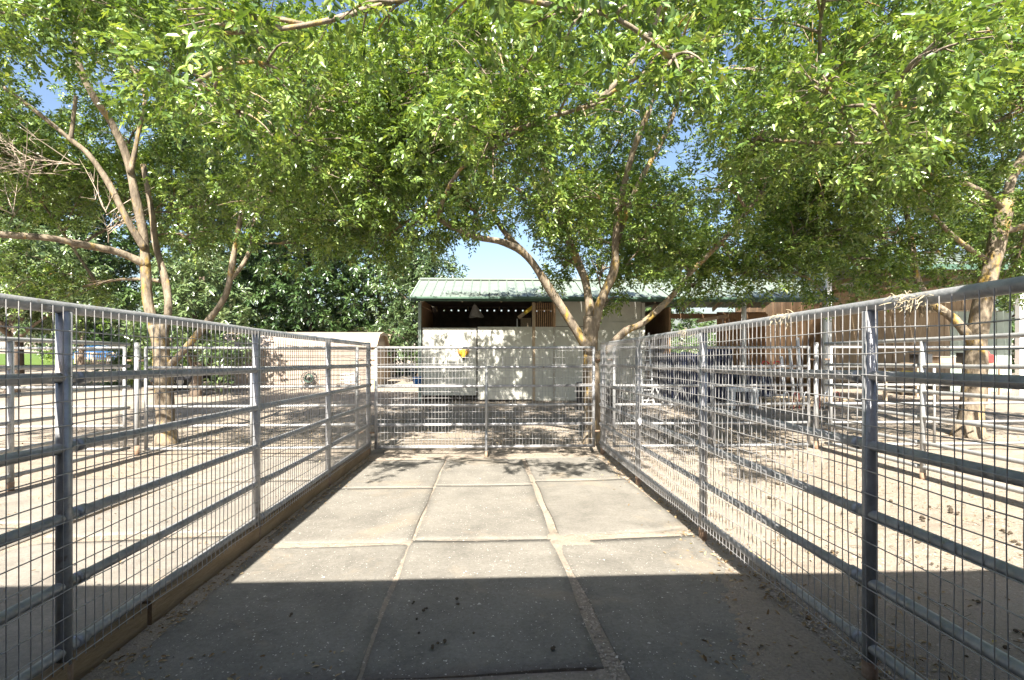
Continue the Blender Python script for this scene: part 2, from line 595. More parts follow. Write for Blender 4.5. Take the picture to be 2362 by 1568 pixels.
# ------------------------------------------------------------------ rubber mats
def rubber_mat(c, label, group, lift=0.0, curl=0.0, seed=0, mat='mat'):
    """c: four corners (x, y) counter-clockwise from the near left one"""
    r = random.Random(seed)
    nu, nv = 14, 20
    ph = [r.uniform(0, 6.28) for _ in range(6)]
    cx = sum(p[0] for p in c) / 4
    cy = sum(p[1] for p in c) / 4
    m = MB()
    rows = []
    for j in range(nv + 1):
        t = j / nv
        for i in range(nu + 1):
            s = i / nu
            x = (c[0][0] * (1 - s) + c[1][0] * s) * (1 - t) + (c[3][0] * (1 - s) + c[2][0] * s) * t
            y = (c[0][1] * (1 - s) + c[1][1] * s) * (1 - t) + (c[3][1] * (1 - s) + c[2][1] * s) * t
            x += 0.006 * math.sin(y * 6 + ph[0])
            y += 0.008 * math.sin(x * 5 + ph[1])
            e = min(s, 1 - s) * 1.2
            e2 = min(t, 1 - t) * 1.8
            z = g(x, y) + 0.013 + lift + 0.004 * math.sin(x * 3 + ph[2]) * math.sin(y * 2.6 + ph[3])
            z += curl * (math.exp(-e * 14) * math.sin(3 * t + ph[4]) + math.exp(-e2 * 14) * math.sin(3 * s + ph[5]))
            ed = min(e, e2)
            if ed < 1e-6:
                z -= 0.004
            m.v.append(Vector((x, y, z)))
    W = nu + 1
    for j in range(nv):
        for i in range(nu):
            b = j * W + i
            m.f.append([b, b + 1, b + W + 1, b + W])
    rim = [i for i in range(W)] + [j * W + nu for j in range(1, nv + 1)] + [nv * W + i for i in range(nu - 1, -1, -1)] + [j * W for j in range(nv - 1, 0, -1)]
    b = len(m.v)
    for k in rim:
        p = m.v[k]
        m.v.append(Vector((p.x, p.y, g(p.x, p.y) - 0.012)))
    for k in range(len(rim)):
        k2 = (k + 1) % len(rim)
        m.f.append([rim[k], b + k, b + k2, rim[k2]])
    o = m.build('rubber_mat', M[mat], smooth=False)
    for p in o.data.polygons:
        p.use_smooth = len(p.vertices) == 4 and p.index < nu * nv
    return tag(o, label, 'rubber mat', group)


PM = 'rubber mats flooring the pen'
rows_l = [2.35, 4.10, 5.90, 7.62]
rubber_mat([(-1.84, 2.30), (-0.637, 2.36), (-0.670, 4.125), (-1.87, 4.10)], 'rubber mat half in roof shade beside the kerb boards', PM, 0, 0.006, 1)
rubber_mat([(-0.62, 2.38), (0.535, 2.40), (0.50, 4.14), (-0.656, 4.168)], 'rubber mat half in roof shade in the middle column, dark droppings on it', PM, 0, 0.005, 2)
rubber_mat([(0.66, 2.18), (1.62, 2.22), (1.73, 4.20), (0.535, 4.07)], 'rubber mat half in roof shade beside the wide gravel joint', PM, 0, 0.008, 3)
rubber_mat([(-1.88, 4.125), (-0.672, 4.14), (-0.680, 5.905), (-1.88, 5.895)], 'fully sunlit rubber mat second from the gate along the kerb', PM, 0, 0.006, 4)
rubber_mat([(-0.656, 4.18), (0.505, 4.152), (0.475, 5.955), (-0.666, 5.978)], 'fully sunlit rubber mat in the centre of the pen floor', PM, 0, 0.004, 5)
rubber_mat([(0.575, 4.15), (1.715, 4.33), (1.66, 6.18), (0.53, 6.12)], 'fully sunlit rubber mat with a lifted sandy near edge', PM, 0.008, 0.008, 6)
rubber_mat([(-1.88, 5.91), (-0.70, 5.92), (-0.70, 7.55), (-1.86, 7.50)], 'rubber mat with feathery leaf shadow in the far corner by the kerb', PM, 0, 0.004, 7)
rubber_mat([(-0.668, 5.988), (0.47, 5.967), (0.44, 7.60), (-0.675, 7.62)], 'rubber mat in front of the gate drop post', PM, 0, 0.004, 8)
rubber_mat([(0.535, 6.15), (1.65, 6.21), (1.60, 7.72), (0.50, 7.66)], 'rubber mat mostly covered by leaf shadow near the gate hinge end', PM, 0, 0.004, 9)
LM = 'rubber mats in the neighbouring pen past the kerb'
k = 20
for (x0, x1, y0, y1, lab) in ((-3.82, -2.12, 2.2, 4.35, 'half shaded rubber mat just past the kerb in the neighbouring pen'),
                              (-3.80, -2.12, 4.40, 6.30, 'sunlit rubber mat just past the kerb in the neighbouring pen'),
                              (-3.82, -2.12, 6.34, 7.9, 'rubber mat before the neighbouring gate, next to the kerb fence'),
                              (-5.42, -3.88, 2.6, 4.7, 'half shaded rubber mat with a curled edge against the six rail divider'),
                              (-5.42, -3.86, 4.75, 6.6, 'sunlit rubber mat with a curled edge beside the six rail divider')):
    rubber_mat([(x0, y0), (x1, y0 + 0.03), (x1, y1), (x0 + 0.02, y1 - 0.04)], lab, LM, 0, 0.012, k, 'mat_pale')
    k += 1

# ------------------------------------------------------------------ kerb boards
KB = 'kerb boards under the mesh fence'
for (y0, y1, lab, hgt, dx) in ((0.3, 2.91, 'kerb board in roof shade nearest the viewer, split joint at its far end', 0.125, 0.0),
                              (2.93, 4.24, 'kerb board between the split joint and a fence post, partly sunlit', 0.13, 0.012),
                              (4.30, 6.06, 'warmly sunlit kerb board third along the mesh fence', 0.135, 0.0),
                              (6.13, 8.0, 'farthest kerb board, running up to the gate post', 0.14, 0.008)):
    m = MB()
    n = 10
    x0, x1 = -2.0 + dx, -1.945 + dx
    for i in range(n + 1):
        y = y0 + (y1 - y0) * i / n
        w = 0.004 * math.sin(y * 3.1)
        z = g(0, y)
        for (x, h) in ((x1, -0.05), (x1, hgt - 0.008), (x1 - 0.008, hgt), (x0 + 0.008, hgt), (x0, hgt - 0.008), (x0, -0.05)):
            m.v.append(Vector((x + w, y, z + h + (0.003 * math.sin(y * 5) if h > 0 else 0))))
    for i in range(n):
        for q in range(5):
            a = i * 6 + q
            m.f.append([a, a + 6, a + 7, a + 1])
    m.f.append([0, 1, 2, 3, 4, 5])
    m.f.append([n * 6 + q for q in (5, 4, 3, 2, 1, 0)])
    tag(m.build('kerb_board', M['kerb']), lab, 'kerb board', KB)

# ------------------------------------------------------------------ pipe fences
HTS = [1.745, 1.42, 1.10, 0.78, 0.465, 0.165]


def wire_panel(a, b, ztop, zbot, off, parent, vs=0.0535, hs=0.108, r=0.0029):
    """welded wire between ground points a and b (x, y); off = sideways offset"""
    ax, ay = a
    bx, by = b
    L = math.hypot(bx - ax, by - ay)
    dx, dy = (bx - ax) / L, (by - ay) / L
    nx_, ny_ = -dy, dx
    m = MB()
    n = int(L / vs)
    rr = random.Random(int(L * 1000) + int(ax * 77) + int(ay * 31))
    for i in range(n + 1):
        s = (i + 0.5) * vs
        if s > L - 0.01:
            continue
        x, y = ax + dx * s + nx_ * off, ay + dy * s + ny_ * off
        gz = g(x, y)
        j = rr.gauss(0, 0.005)
        pts = []
        for h, jj in ((zbot, 0), ((zbot + ztop) * 0.5, j), (ztop, 0)):
            pts.append((x + dx * jj + nx_ * jj, y + dy * jj + ny_ * jj, gz + h))
        m.tube(pts, r, 4, cap=False)
    h = zbot + 0.02
    side = r * 2 * (1 if off > 0 else -1)
    while h < ztop - 0.03:
        pts = []
        for t in (0, 0.25, 0.5, 0.75, 1):
            x, y = ax + dx * L * t + nx_ * (off + side), ay + dy * L * t + ny_ * (off + side)
            pts.append((x, y, g(x, y) + h + rr.gauss(0, 0.005)))
        m.tube(pts, r, 4, cap=False)
        h += hs
    return m.build('wire_mesh', M['wire'], parent, smooth=True, kind='stuff')


def pipe_fence(name, label, A, B, posts, mat, group=None, mesh=0.0, rr=0.025, pr=0.031, hts=HTS, rust_foot=True, cat='fence', posttop=0.0):
    ax, ay = A
    bx, by = B
    L = math.hypot(bx - ax, by - ay)
    P = lambda s: (ax + (bx - ax) * s / L, ay + (by - ay) * s / L)
    c = P(L / 2)
    root = empty(name, (c[0], c[1], g(*c)), label, cat, group)
    rnd = random.Random(int(ax * 100 + ay * 10 + L * 7))
    for k, h in enumerate(hts):
        pts = []
        n = max(4, int(L / 0.95))
        for i in range(n + 1):
            x, y = P(L * i / n)
            pts.append((x, y, g(x, y) + h + rnd.uniform(-0.004, 0.004)))
        MB().tube(pts, rr * (1.12 if k == 0 else 1), 10).build('rail', mat, root, smooth=True)
    for s in posts:
        x, y = P(s)
        z = g(x, y)
        MB().tube([(x, y, z - 0.05), (x, y, z + hts[0] - 0.02 + posttop)], pr, 12).build('post', mat, root, smooth=True)
        if rust_foot:
            MB().tube([(x, y, z - 0.04), (x, y, z + 0.10)], pr + 0.002, 12).build('post_foot', M['rust'], root, smooth=True)
        for h in hts[1:]:
            px, py = P(s + 0.12)
            q = P(s + 0.06)
            MB().tube([(*q, g(*q) + h), (px, py, g(px, py) + h)], rr + 0.005, 10).build('coupling', mat, root, smooth=True)
    if mesh:
        ss = [0] + list(posts) + [L]
        ss = sorted(set(round(s, 3) for s in ss))
        for s0, s1 in zip(ss, ss[1:]):
            if s1 - s0 < 0.15:
                continue
            wire_panel(P(s0), P(s1), hts[0], hts[-1] - 0.06, mesh, root)
    return root


XL, XR = -1.97, 1.76
lf = pipe_fence('pipe_mesh_fence', 'wire mesh pipe fence standing on kerb boards, its mesh in shade', (XL, -0.6), (XL, 8.12), [1.1, 2.99, 4.88, 6.72, 8.66], M['galv'], 'mesh fences along both sides of the pen', mesh=-0.034)
rf = pipe_fence('pipe_mesh_fence', 'wire mesh pipe fence with bright sunlit wires and straw caught on its top rail', (XR, -0.6), (XR, 8.0), [1.0, 2.87, 4.72, 6.58, 8.54], M['galv'], 'mesh fences along both sides of the pen', mesh=0.034)
# a small white tag tied to the sunlit fence
tg = Matrix.Rotation(0.35, 3, 'Y') @ Matrix.Rotation(0.3, 3, 'X')
MB().box((XR - 0.05, 5.75, 0.56), (0.004, 0.13, 0.055), tg).build('tag', M['plastic_white'], rf)


def corral_gate(label, x0, x1, y, mat, mesh, group, mid=True):
    hts = [1.70, 1.39, 1.085, 0.78, 0.475, 0.115]
    c = (x0 + x1) / 2
    root = empty('corral_gate', (c, y, g(c, y)), label, 'gate', group)
    z = g(c, y)
    for k, h in enumerate(hts):
        MB().tube([(x0 + 0.10, y, z + h), (x0 + (x1 - x0) * .33, y, z + h - 0.004), (x0 + (x1 - x0) * .66, y, z + h - 0.005), (x1 - 0.10, y, z + h)], 0.022, 10).build('rail', mat, root, smooth=True)
    for x in (x0 + 0.10, x1 - 0.10):
        MB().tube([(x, y, z + hts[-1] - 0.02), (x, y, z + hts[0] + 0.01)], 0.024, 10).build('stile', mat, root, smooth=True)
    if mid:
        MB().tube([(c, y - 0.03, z + hts[-1]), (c, y - 0.03, z + hts[1])], 0.02, 10).build('centre_bar', mat, root, smooth=True)
    for x in (x0 + 0.045, x1 - 0.045):
        for h in (1.5, 0.35):
            MB().tube([(x - 0.05, y, z + h), (x + 0.05, y, z + h)], 0.014, 8).build('hinge', M['rust'], root, smooth=True)
    if mesh:
        wire_panel((x0 + 0.10, y), (x1 - 0.10, y), hts[0], hts[-1], -0.026, root)
    return root, z


GG = 'pipe gates closing the far ends of the pens'
gt, gz = corral_gate('wire mesh pipe gate with dappled shade closing the matted pen', -1.94, 1.74, 8.04, M['galv'], True, GG, mid=False)
MB().tube([(-0.09, 7.97, gz + 0.2), (-0.09, 7.97, gz + 1.40)], 0.022, 10).build('centre_bar', M['galv_far'], gt, smooth=True)
MB().tube([(-0.09, 7.70, g(0, 7.7) - 0.03), (-0.09, 7.72, gz + 0.34), (-0.09, 7.95, gz + 0.40)], 0.021, 10).build('drop_post', M['galv'], gt, smooth=True)
MB().tube([(-0.09, 7.70, g(0, 7.7) - 0.02), (-0.09, 7.703, g(0, 7.7) + 0.10)], 0.0235, 10).build('post_foot', M['rust'], gt, smooth=True)
corral_gate('bare six rail gate right behind the kerb fence, in front of the forked tree', -5.52, -2.05, 8.08, M['galv_far'], False, GG)
corral_gate('bare six rail gate past the divider rails on the lawn side', -9.25, -5.66, 8.1, M['galv_far'], False, GG)
corral_gate('bare six rail gate beyond the sunlit mesh fence, ladder and tarp behind', 1.86, 5.26, 7.98, M['galv_far'], False, GG)
corral_gate('bare six rail gate in front of the leaning thick tree trunk', 5.42, 9.05, 7.96, M['galv_far'], False, GG)
GP = 'white pipe posts carrying the gates'
for (x, lab) in ((-1.985, 'pipe post on the kerb side of the mesh gate'), (1.80, 'pipe post on the tree side of the mesh gate'),
                 (-5.60, 'pipe post where lawn side gates meet the divider'), (5.34, 'pipe post with rusty foot where two bare gates meet'),
                 (-9.35, 'last pipe post of the gate row on the lawn side'), (9.15, 'last pipe post of the gate row on the barn side')):
    y = 8.14 if x < 0 else 8.06
    z = g(x, y)
    p = empty('gate_post', (x, y, z), lab, 'post', GP)
    MB().tube([(x, y, z - 0.05), (x, y, z + 1.76)], 0.036, 14).build('pipe', M['galv'] if abs(x) < 2.2 else M['galv_far'], p, smooth=True)
    MB().tube([(x, y, z - 0.03), (x, y, z + 0.16)], 0.0385, 14).build('rusty_foot', M['rust'], p, smooth=True)
    MB().lathe((x, y, z + 1.76), [(0.037, 0), (0.037, 0.012), (0.02, 0.025)], 12).build('cap', M['galv'], p, smooth=True)
DV = 'six rail pipe dividers between pens'
pipe_fence('pipe_divider', 'six rail pipe divider without mesh between the two lawn side pens', (-5.58, -0.6), (-5.55, 7.9), [1.0, 2.85, 4.75, 6.62], M['galv_far'], DV)
pipe_fence('pipe_divider', 'six rail pipe divider without mesh between the two gravel pens', (5.36, -0.6), (5.32, 7.8), [1.0, 2.85, 4.75, 6.60], M['galv_far'], DV)

# straw and cobweb clumps caught on the top rail
for q, (y, n, lab) in enumerate(((2.02, 120, 'biggest clump of straw on the top rail, at the shade line'), (2.95, 70, 'clump of straw hanging from the top rail above a post'), (4.5, 60, 'small wisp of straw on the sunlit top rail toward the gate'))):
    m = MB()
    z = g(XR, y) + 1.745
    r = random.Random(q)
    for i in range(n):
        t = r.uniform(-0.09, 0.09)
        a = r.uniform(0, 6.28)
        p = Vector((XR + 0.031 * math.cos(a), y + t, z + 0.031 * math.sin(a)))
        d = Vector((math.cos(a) * 0.5 + r.uniform(-.6, .6), r.uniform(-1, 1), math.sin(a) * 0.4 - 0.5 + r.uniform(-.4, .4))).normalized()
        e = p + d * r.uniform(0.015, 0.055)
        m.tube([p, (p + e) / 2 + Vector((0, 0, r.uniform(-.012, .012))), e], [0.002, 0.0016, 0.0008], 3, cap=False)
    tag(m.build('straw_clump', M['straw']), lab, 'straw', 'straw caught on the fence rail')


# ------------------------------------------------------------------ trees
def leaves_np(P, D, n_leaf, L_leaf, W_leaf, L_axis, rg, quad=True, droop=0.25, fold=0.22, upbias=0.6):
    """P, D: (N,3) position and direction of compound leaves; returns verts and tint"""
    N = len(P)
    D = D / np.linalg.norm(D, axis=1, keepdims=True)
    up = np.tile(np.array([0, 0, 1.0]), (N, 1))
    S = np.cross(D, up)
    ln = np.linalg.norm(S, axis=1, keepdims=True)
    S = np.where(ln < 1e-3, np.array([1.0, 0, 0]), S / np.maximum(ln, 1e-6))
    Nn = np.cross(S, D)
    roll = rg.normal(0, 0.55, (N, 1))
    S, Nn = S * np.cos(roll) + Nn * np.sin(roll), Nn * np.cos(roll) - S * np.sin(roll)
    base_t = rg.random((N, 1))
    out_v, out_t = [], []
    for k in range(n_leaf):
        last = (k == n_leaf - 1)
        t = 0.25 + 0.75 * (k // 2 + 1) / ((n_leaf + 1) // 2)
        sg = 0.0 if last else (1.0 if k % 2 else -1.0)
        sag = np.array([0, 0, -1.0]) * (droop * (t ** 2) * L_axis)
        B = P + D * (L_axis * t) * rg.uniform(0.85, 1.1, (N, 1)) + sag
        ld = D * (1.0 if last else 0.5) + S * sg * 0.85 + rg.normal(0, 0.22, (N, 3)) + np.array([0, 0, -droop * 0.8])
        ld /= np.linalg.norm(ld, axis=1, keepdims=True)
        nn = Nn + rg.normal(0, 0.5, (N, 3)) + np.array([0, 0, upbias * 0.5])
        w = np.cross(nn, ld)
        w /= np.maximum(np.linalg.norm(w, axis=1, keepdims=True), 1e-6)
        nn = np.cross(ld, w)
        Ls = L_leaf * rg.uniform(0.55, 1.3, (N, 1))
        Ws = W_leaf * rg.uniform(0.8, 1.15, (N, 1)) * 0.5
        if quad:
            vs = [B, B + ld * Ls * 0.28 + w * Ws * 0.9 + nn * Ws * fold, B + ld * Ls * 0.66 + w * Ws * 0.78 + nn * Ws * fold * 0.6,
                  B + ld * Ls - nn * Ls * 0.10, B + ld * Ls * 0.66 - w * Ws * 0.78 + nn * Ws * fold * 0.6, B + ld * Ls * 0.28 - w * Ws * 0.9 + nn * Ws * fold]
        else:
            vs = [B, B + ld * Ls * 0.42 + w * Ws + nn * Ws * fold, B + ld * Ls - nn * Ls * 0.08, B + ld * Ls * 0.42 - w * Ws + nn * Ws * fold]
        out_v.append(np.stack(vs, 1))
        tt = np.clip(base_t * 0.6 + rg.random((N, 1)) * 0.4, 0, 1)
        out_t.append(np.repeat(tt, len(vs), 1))
    V = np.concatenate(out_v, 0)
    T = np.concatenate(out_t, 0)
    nl, nv = V.shape[0], V.shape[1]
    base = (np.arange(nl) * nv)[:, None]
    if quad:
        F = np.concatenate([base + np.array([[0, 3, 2, 1]]), base + np.array([[0, 5, 4, 3]])], 1)
        return V.reshape(-1, 3), F.ravel(), 4, T.ravel()
    F = np.concatenate([base + np.array([[0, 2, 1]]), base + np.array([[0, 3, 2]])], 1)
    return V.reshape(-1, 3), F.ravel(), 3, T.ravel()


def unit(rg, n):
    d = rg.normal(0, 1, (n, 3))
    return d / np.linalg.norm(d, axis=1, keepdims=True)


def bez(a, b, c, n):
    return [(a * (1 - t) ** 2 + b * 2 * t * (1 - t) + c * t * t) for t in [i / n for i in range(n + 1)]]


def spline(pts, rad, sub=4):
    """Catmull-Rom through pts with radii"""
    P = [Vector(p) for p in pts]
    out, ro = [], []
    for i in range(len(P) - 1):
        p0, p1, p2, p3 = P[max(i - 1, 0)], P[i], P[i + 1], P[min(i + 2, len(P) - 1)]
        for k in range(sub):
            t = k / sub
            out.append(0.5 * ((2 * p1) + (p2 - p0) * t + (2 * p0 - 5 * p1 + 4 * p2 - p3) * t * t + (3 * p1 - p0 - 3 * p2 + p3) * t ** 3))
            ro.append(rad[i] * (1 - t) + rad[i + 1] * t)
    out.append(P[-1])
    ro.append(rad[-1])
    return out, ro


def crown_from_lobes(root, lobes, rg, shoots_per_m2, per_shoot, n_leaf, L_leaf, W_leaf, L_axis, mat, quad=True, droop=0.25, shell=0.30, limbs=None, twig_mat=None, twig_r=0.006, tint_shift=0.0):
    """lobes: (center, (rx, ry, rz)); leafy shoots fill each lobe, thicker toward its outside"""
    Ps, Ds = [], []
    tw = MB()
    for (c, r) in lobes:
        c = np.array(c)
        r = np.array(r)
        area = 4 * math.pi * ((r[0] * r[1]) ** 1.6 / 3 + 2 * (r[0] * r[2]) ** 1.6 / 3) ** (1 / 1.6)
        pu, pv, pd = uv(c)
        mg = 1157 * r[0] / pd
        vis = 1.0 if (-mg < pu < 2362 + mg and pv > -mg) else 0.4
        n = max(6, int(area * shoots_per_m2 * vis))
        d = unit(rg, n)
        f = 1 - np.abs(rg.normal(0, shell, (n, 1)))
        f = np.clip(f, 0.12, 1.12)
        # uneven outline: push in / pull out by direction
        ph = rg.uniform(0, 6.28, 4)
        bump = 1 + 0.18 * np.sin(3.1 * d[:, :1] + ph[0]) * np.sin(2.7 * d[:, 1:2] + ph[1]) + 0.14 * np.sin(5.3 * d[:, 2:] + ph[2]) * np.sin(4.3 * d[:, :1] + ph[3])
        p = c + d * r * f * bump
        out = d * 0.9 + rg.normal(0, 0.45, (n, 3)) + np.array([0, 0, 0.05])
        out /= np.linalg.norm(out, axis=1, keepdims=True)
        for k in range(per_shoot):
            dd = out * 0.55 + unit(rg, n) * 0.9
            pp = p + out * ((k / per_shoot) - 0.5) * L_axis * 1.3
            Ps.append(pp)
            Ds.append(dd)
        if limbs is not None:
            for i in range(0, n, 2):
                a = Vector(c + (p[i] - c) * 0.25)
                e = Vector(p[i] + out[i] * 0.1)
                mid = (a + e) / 2 + Vector((0, 0, 0.06))
                tw.tube([a, mid, e], [twig_r, twig_r * 0.8, twig_r * 0.4], 3, cap=False)
    P = np.concatenate(Ps)
    D = np.concatenate(Ds)
    near = (np.linalg.norm(P - np.array([0, 0, 1.5]), axis=1) < 5.2) & quad
    parts = []
    for sel, q in ((near, True), (~near, False)):
        if sel.any():
            V, F, nper, T = leaves_np(P[sel], D[sel], n_leaf, L_leaf, W_leaf * (1.0 if q else 1.06), L_axis, rg, q, droop)
            if q:
                F = F.reshape(-1, 4)
                F = np.concatenate([F[:, [0, 1, 2]], F[:, [0, 2, 3]]], 1).ravel()
            parts.append((V, F, T))
    V = np.concatenate([p[0] for p in parts])
    T = np.concatenate([p[2] for p in parts])
    F = parts[0][1] if len(parts) == 1 else np.concatenate([parts[0][1], parts[1][1] + len(parts[0][0])])
    T = np.clip(T + tint_shift, 0, 1)
    o = np_mesh('crown', V, F, 3, mat, root, T)
    if limbs is not None:
        tw.build('twigs', twig_mat or M['twig'], root, kind='stuff')
    return o


def limb_mesh(m, pts, r0, r1, n=10, wob=0.0):
    k = len(pts)
    rad = [r0 + (r1 - r0) * (i / (k - 1)) ** 0.85 for i in range(k)]
    p, r = spline(pts, rad, 4)
    if wob:
        r = [x * (1 + wob * math.sin(i * 1.7) * 0.6 + wob * math.sin(i * 0.9 + 1)) for i, x in enumerate(r)]
    m.tube(p, r, n)
    return p


def ash_tree(label, base, limbs, lobes, seed, dens=1.0, dead=()):
    rg = np.random.default_rng(seed)
    x, y = base
    root = empty('ash_tree', (x, y, g(x, y)), label, 'tree', 'ash trees in a row behind the gates')
    tm = MB()
    nodes = []
    for i, (pts, r0, r1) in enumerate(limbs):
        pp = limb_mesh(tm, pts, r0, r1, 12 if i == 0 else 9, 0.06)
        nodes += pp[len(pp) // 3:] if i else pp[-3:]
    # root flare
    fl = []
    z0 = g(x, y)
    b = Vector(limbs[0][0][0])
    tm.lathe((b.x, b.y, z0 - 0.05), [(limbs[0][1] * 1.45, 0), (limbs[0][1] * 1.2, 0.1), (limbs[0][1] * 1.02, 0.28)], 12)
    tm.build('trunk', M['bark'], root, smooth=True)
    bm_ = MB()
    ctr = Vector((x, y, g(x, y) + 3.0))
    for (c, r) in sorted(lobes, key=lambda l: (Vector(l[0]) - ctr).length):
        c = Vector(c)
        near = min(nodes, key=lambda q: (q - c).length + 0.8 * max(0, q.z - c.z))
        L = (c - near).length
        mid = (near + c) / 2 + Vector((rg.normal(0, .13) * L, rg.normal(0, .13) * L, (0.12 + rg.normal(0, .08)) * L))
        nodes += bez(near, mid, c, 6)[2:6]
        bm_.tube(bez(near, mid, c, 6), [0.012 + 0.011 * L * (1 - i / 6) ** 0.8 * 0.9 for i in range(7)], 6)
        for q in range(5):
            d = Vector(unit(rg, 1)[0])
            e = c + Vector((d.x * r[0], d.y * r[1], d.z * r[2])) * 0.85
            s = bez(near, mid, c, 6)[3 + q % 3]
            bm_.tube(bez(s, (s + e) / 2 + Vector((0, 0, 0.12)), e, 4), [0.016, 0.013, 0.010, 0.007, 0.004], 5)
    bm_.build('branches', M['bark'], root, smooth=True, kind='stuff')
    crown_from_lobes(root, lobes, rg, 6.6 * dens, 8, 7, 0.073, 0.0355, 0.18, M['leaf_a'], True, 0.28, 0.30, limbs=True, twig_r=0.0045)
    for i, (a, dirv, n) in enumerate(dead):
        dm = MB()
        r = random.Random(seed + i)
        a = Vector(a)
        d0 = Vector(dirv)
        for q in range(n):
            d = (d0 + Vector((r.uniform(-.8, .8), r.uniform(-.8, .8), r.uniform(-.7, .7)))).normalized()
            s = a + d0 * r.uniform(0, 0.9)
            e = s + d * r.uniform(0.4, 1.1)
            mid = (s + e) / 2 + Vector((r.uniform(-.1, .1), r.uniform(-.1, .1), r.uniform(-.12, .12)))
            dm.tube(bez(s, mid, e, 4), [0.009, 0.007, 0.006, 0.004, 0.002], 4, cap=False)
            for w in range(3):
                d2 = (d + Vector((r.uniform(-1, 1), r.uniform(-1, 1), r.uniform(-1, 1)))).normalized()
                dm.tube([mid, mid + d2 * r.uniform(.15, .45)], [0.004, 0.0015], 3, cap=False)
        dm.build('dead_twigs', M['deadtwig'], root, smooth=True, kind='stuff')
    return root


def open_sky(px, py, pz):
    """the row keeps gaps between neighbouring crowns and no roof of leaves over the pens"""
    u, v, d = uv((px, py, pz))
    return (v < -150 and py < 8.2) or (670 < u < 910 and v < 90) or (1225 < u < 1355 and v < 85) or (2050 < u < 2160 and v < 60)


def dome_lobes(base, seed, cz, rad, n=44, size=1.05, skip=None, zmin=-0.5):
    """leafy lobes over an ellipsoid crown centred cz above the foot of the tree"""
    r = random.Random(seed)
    x, y = base
    z0 = g(x, y)
    L = []
    for i in range(n):
        zz = 1 - (i + 0.5) / n * (1 - zmin)
        q = math.sqrt(max(0, 1 - zz * zz))
        a = i * 2.39996 + r.uniform(-.25, .25)
        f = r.uniform(0.72, 0.95)
        px, py, pz = x + rad[0] * q * f * math.cos(a), y + rad[1] * q * f * math.sin(a), z0 + cz + rad[2] * zz * f + r.uniform(-.2, .2)
        if open_sky(px, py, pz) or (skip and skip(px, py, pz)):
            continue
        sz = size * r.uniform(0.72, 1.2)
        L.append(((px, py, pz), (sz, sz, sz * r.uniform(.62, .85))))
    return L


# centre tree
cb = (1.84, 9.05)
Yc = 9.05
cl = [
    ([at(1369, 1024, Yc), at(1367, 950, Yc), at(1363, 870, Yc), at(1362, 780, Yc), at(1364, 730, Yc)], 0.165, 0.135),
    ([at(1364, 815, Yc - .05), at(1315, 740, Yc - .15), at(1265, 662, Yc - .3), at(1217, 592, Yc - .5), at(1165, 560, Yc - .8), at(1095, 545, Yc - 1.1), at(1010, 505, Yc - 1.5)], 0.095, 0.04),
    ([at(1210, 585, Yc - .5), at(1160, 530, Yc - .3), at(1130, 470, Yc - .2), at(1120, 380, Yc)], 0.06, 0.03),
    ([at(1364, 745, Yc), at(1352, 655, Yc + .1), at(1328, 590, Yc + .2), at(1290, 500, Yc + .3), at(1235, 300, Yc + .3), at(1212, 150, Yc + .3), at(1206, 0, Yc + .3)], 0.085, 0.04),
    ([at(1368, 760, Yc), at(1388, 690, Yc - .1), at(1416, 625, Yc - .2), at(1420, 560, Yc - .3), at(1428, 480, Yc - .5), at(1460, 350, Yc - .9), at(1500, 250, Yc - 1.2)], 0.10, 0.04),
    ([at(1420, 560, Yc - .2), at(1470, 430, Yc - .2), at(1540, 300, Yc), at(1580, 180, Yc)], 0.06, 0.03),
    ([at(1372, 830, Yc - .05), at(1410, 795, Yc - .15), at(1445, 762, Yc - .25), at(1482, 745, Yc - .35), at(1545, 688, Yc - .5), at(1592, 630, Yc - .7), at(1680, 540, Yc - 1.0), at(1760, 440, Yc - 1.4)], 0.082, 0.03),
]


def skip_c(px, py, pz):
    # an opening to the sky left of the trunk, and daylight over the near floor
    return (-1.9 < px < 1.2 and py > 8.6 and pz < 4.6) or (py < 9.4 and pz < 4.4 and 0.6 < px < 3.0) or (py + 0.9 * pz < 8.2)


center_lobes = dome_lobes((cb[0] + .35, cb[1]), 5, 5.15, (4.9, 4.7, 2.75), 58, 1.12, skip_c)
for (u, v, Y, sz) in ((1330, 430, 10.5, .9), (1430, 420, 10.5, .9), (1520, 470, 10.3, .9), (1330, 555, 10.2, .55), (1240, 480, 10.2, .75), (1480, 550, 10.2, .7), (1450, 470, 8.2, .6), (1340, 450, 8.3, .6), (1500, 555, 8.5, .5), (1560, 610, 8.4, .5), (1660, 560, 8.0, .6), (1750, 625, 8.4, .5), (1850, 640, 8.6, .45), (1100, 470, 8.0, .55), (1400, 610, 9.8, .4), (1060, 530, 8.6, .4), (1900, 690, 9.5, .35), (1700, 660, 9.2, .35), (1310, 520, 8.9, .7), (1265, 470, 8.4, .8), (1295, 625, 9.7, .5), (1420, 560, 9.9, .8), (1480, 610, 9.6, .7), (1560, 560, 9.2, .9), (1660, 610, 8.9, .75), (1750, 580, 8.6, .8),
                      (1600, 665, 9.0, .45), (1850, 560, 8.3, .8), (1400, 690, 9.6, .35), (950, 500, 8.0, .9), (880, 560, 8.4, .7), (1050, 470, 7.8, .8), (780, 520, 8.6, .8), (2130, 250, 3.7, .38), (2010, 330, 4.6, .5), (1880, 200, 4.2, .45), (1700, 430, 6.6, .7), (1180, 330, 5.6, .6), (1420, 230, 4.6, .5), (1600, 130, 4.0, .45), (1000, 260, 4.8, .5), (1760, 300, 5.2, .6)):
    center_lobes.append((tuple(at(u, v, Y)), (sz, sz, sz * .7)))
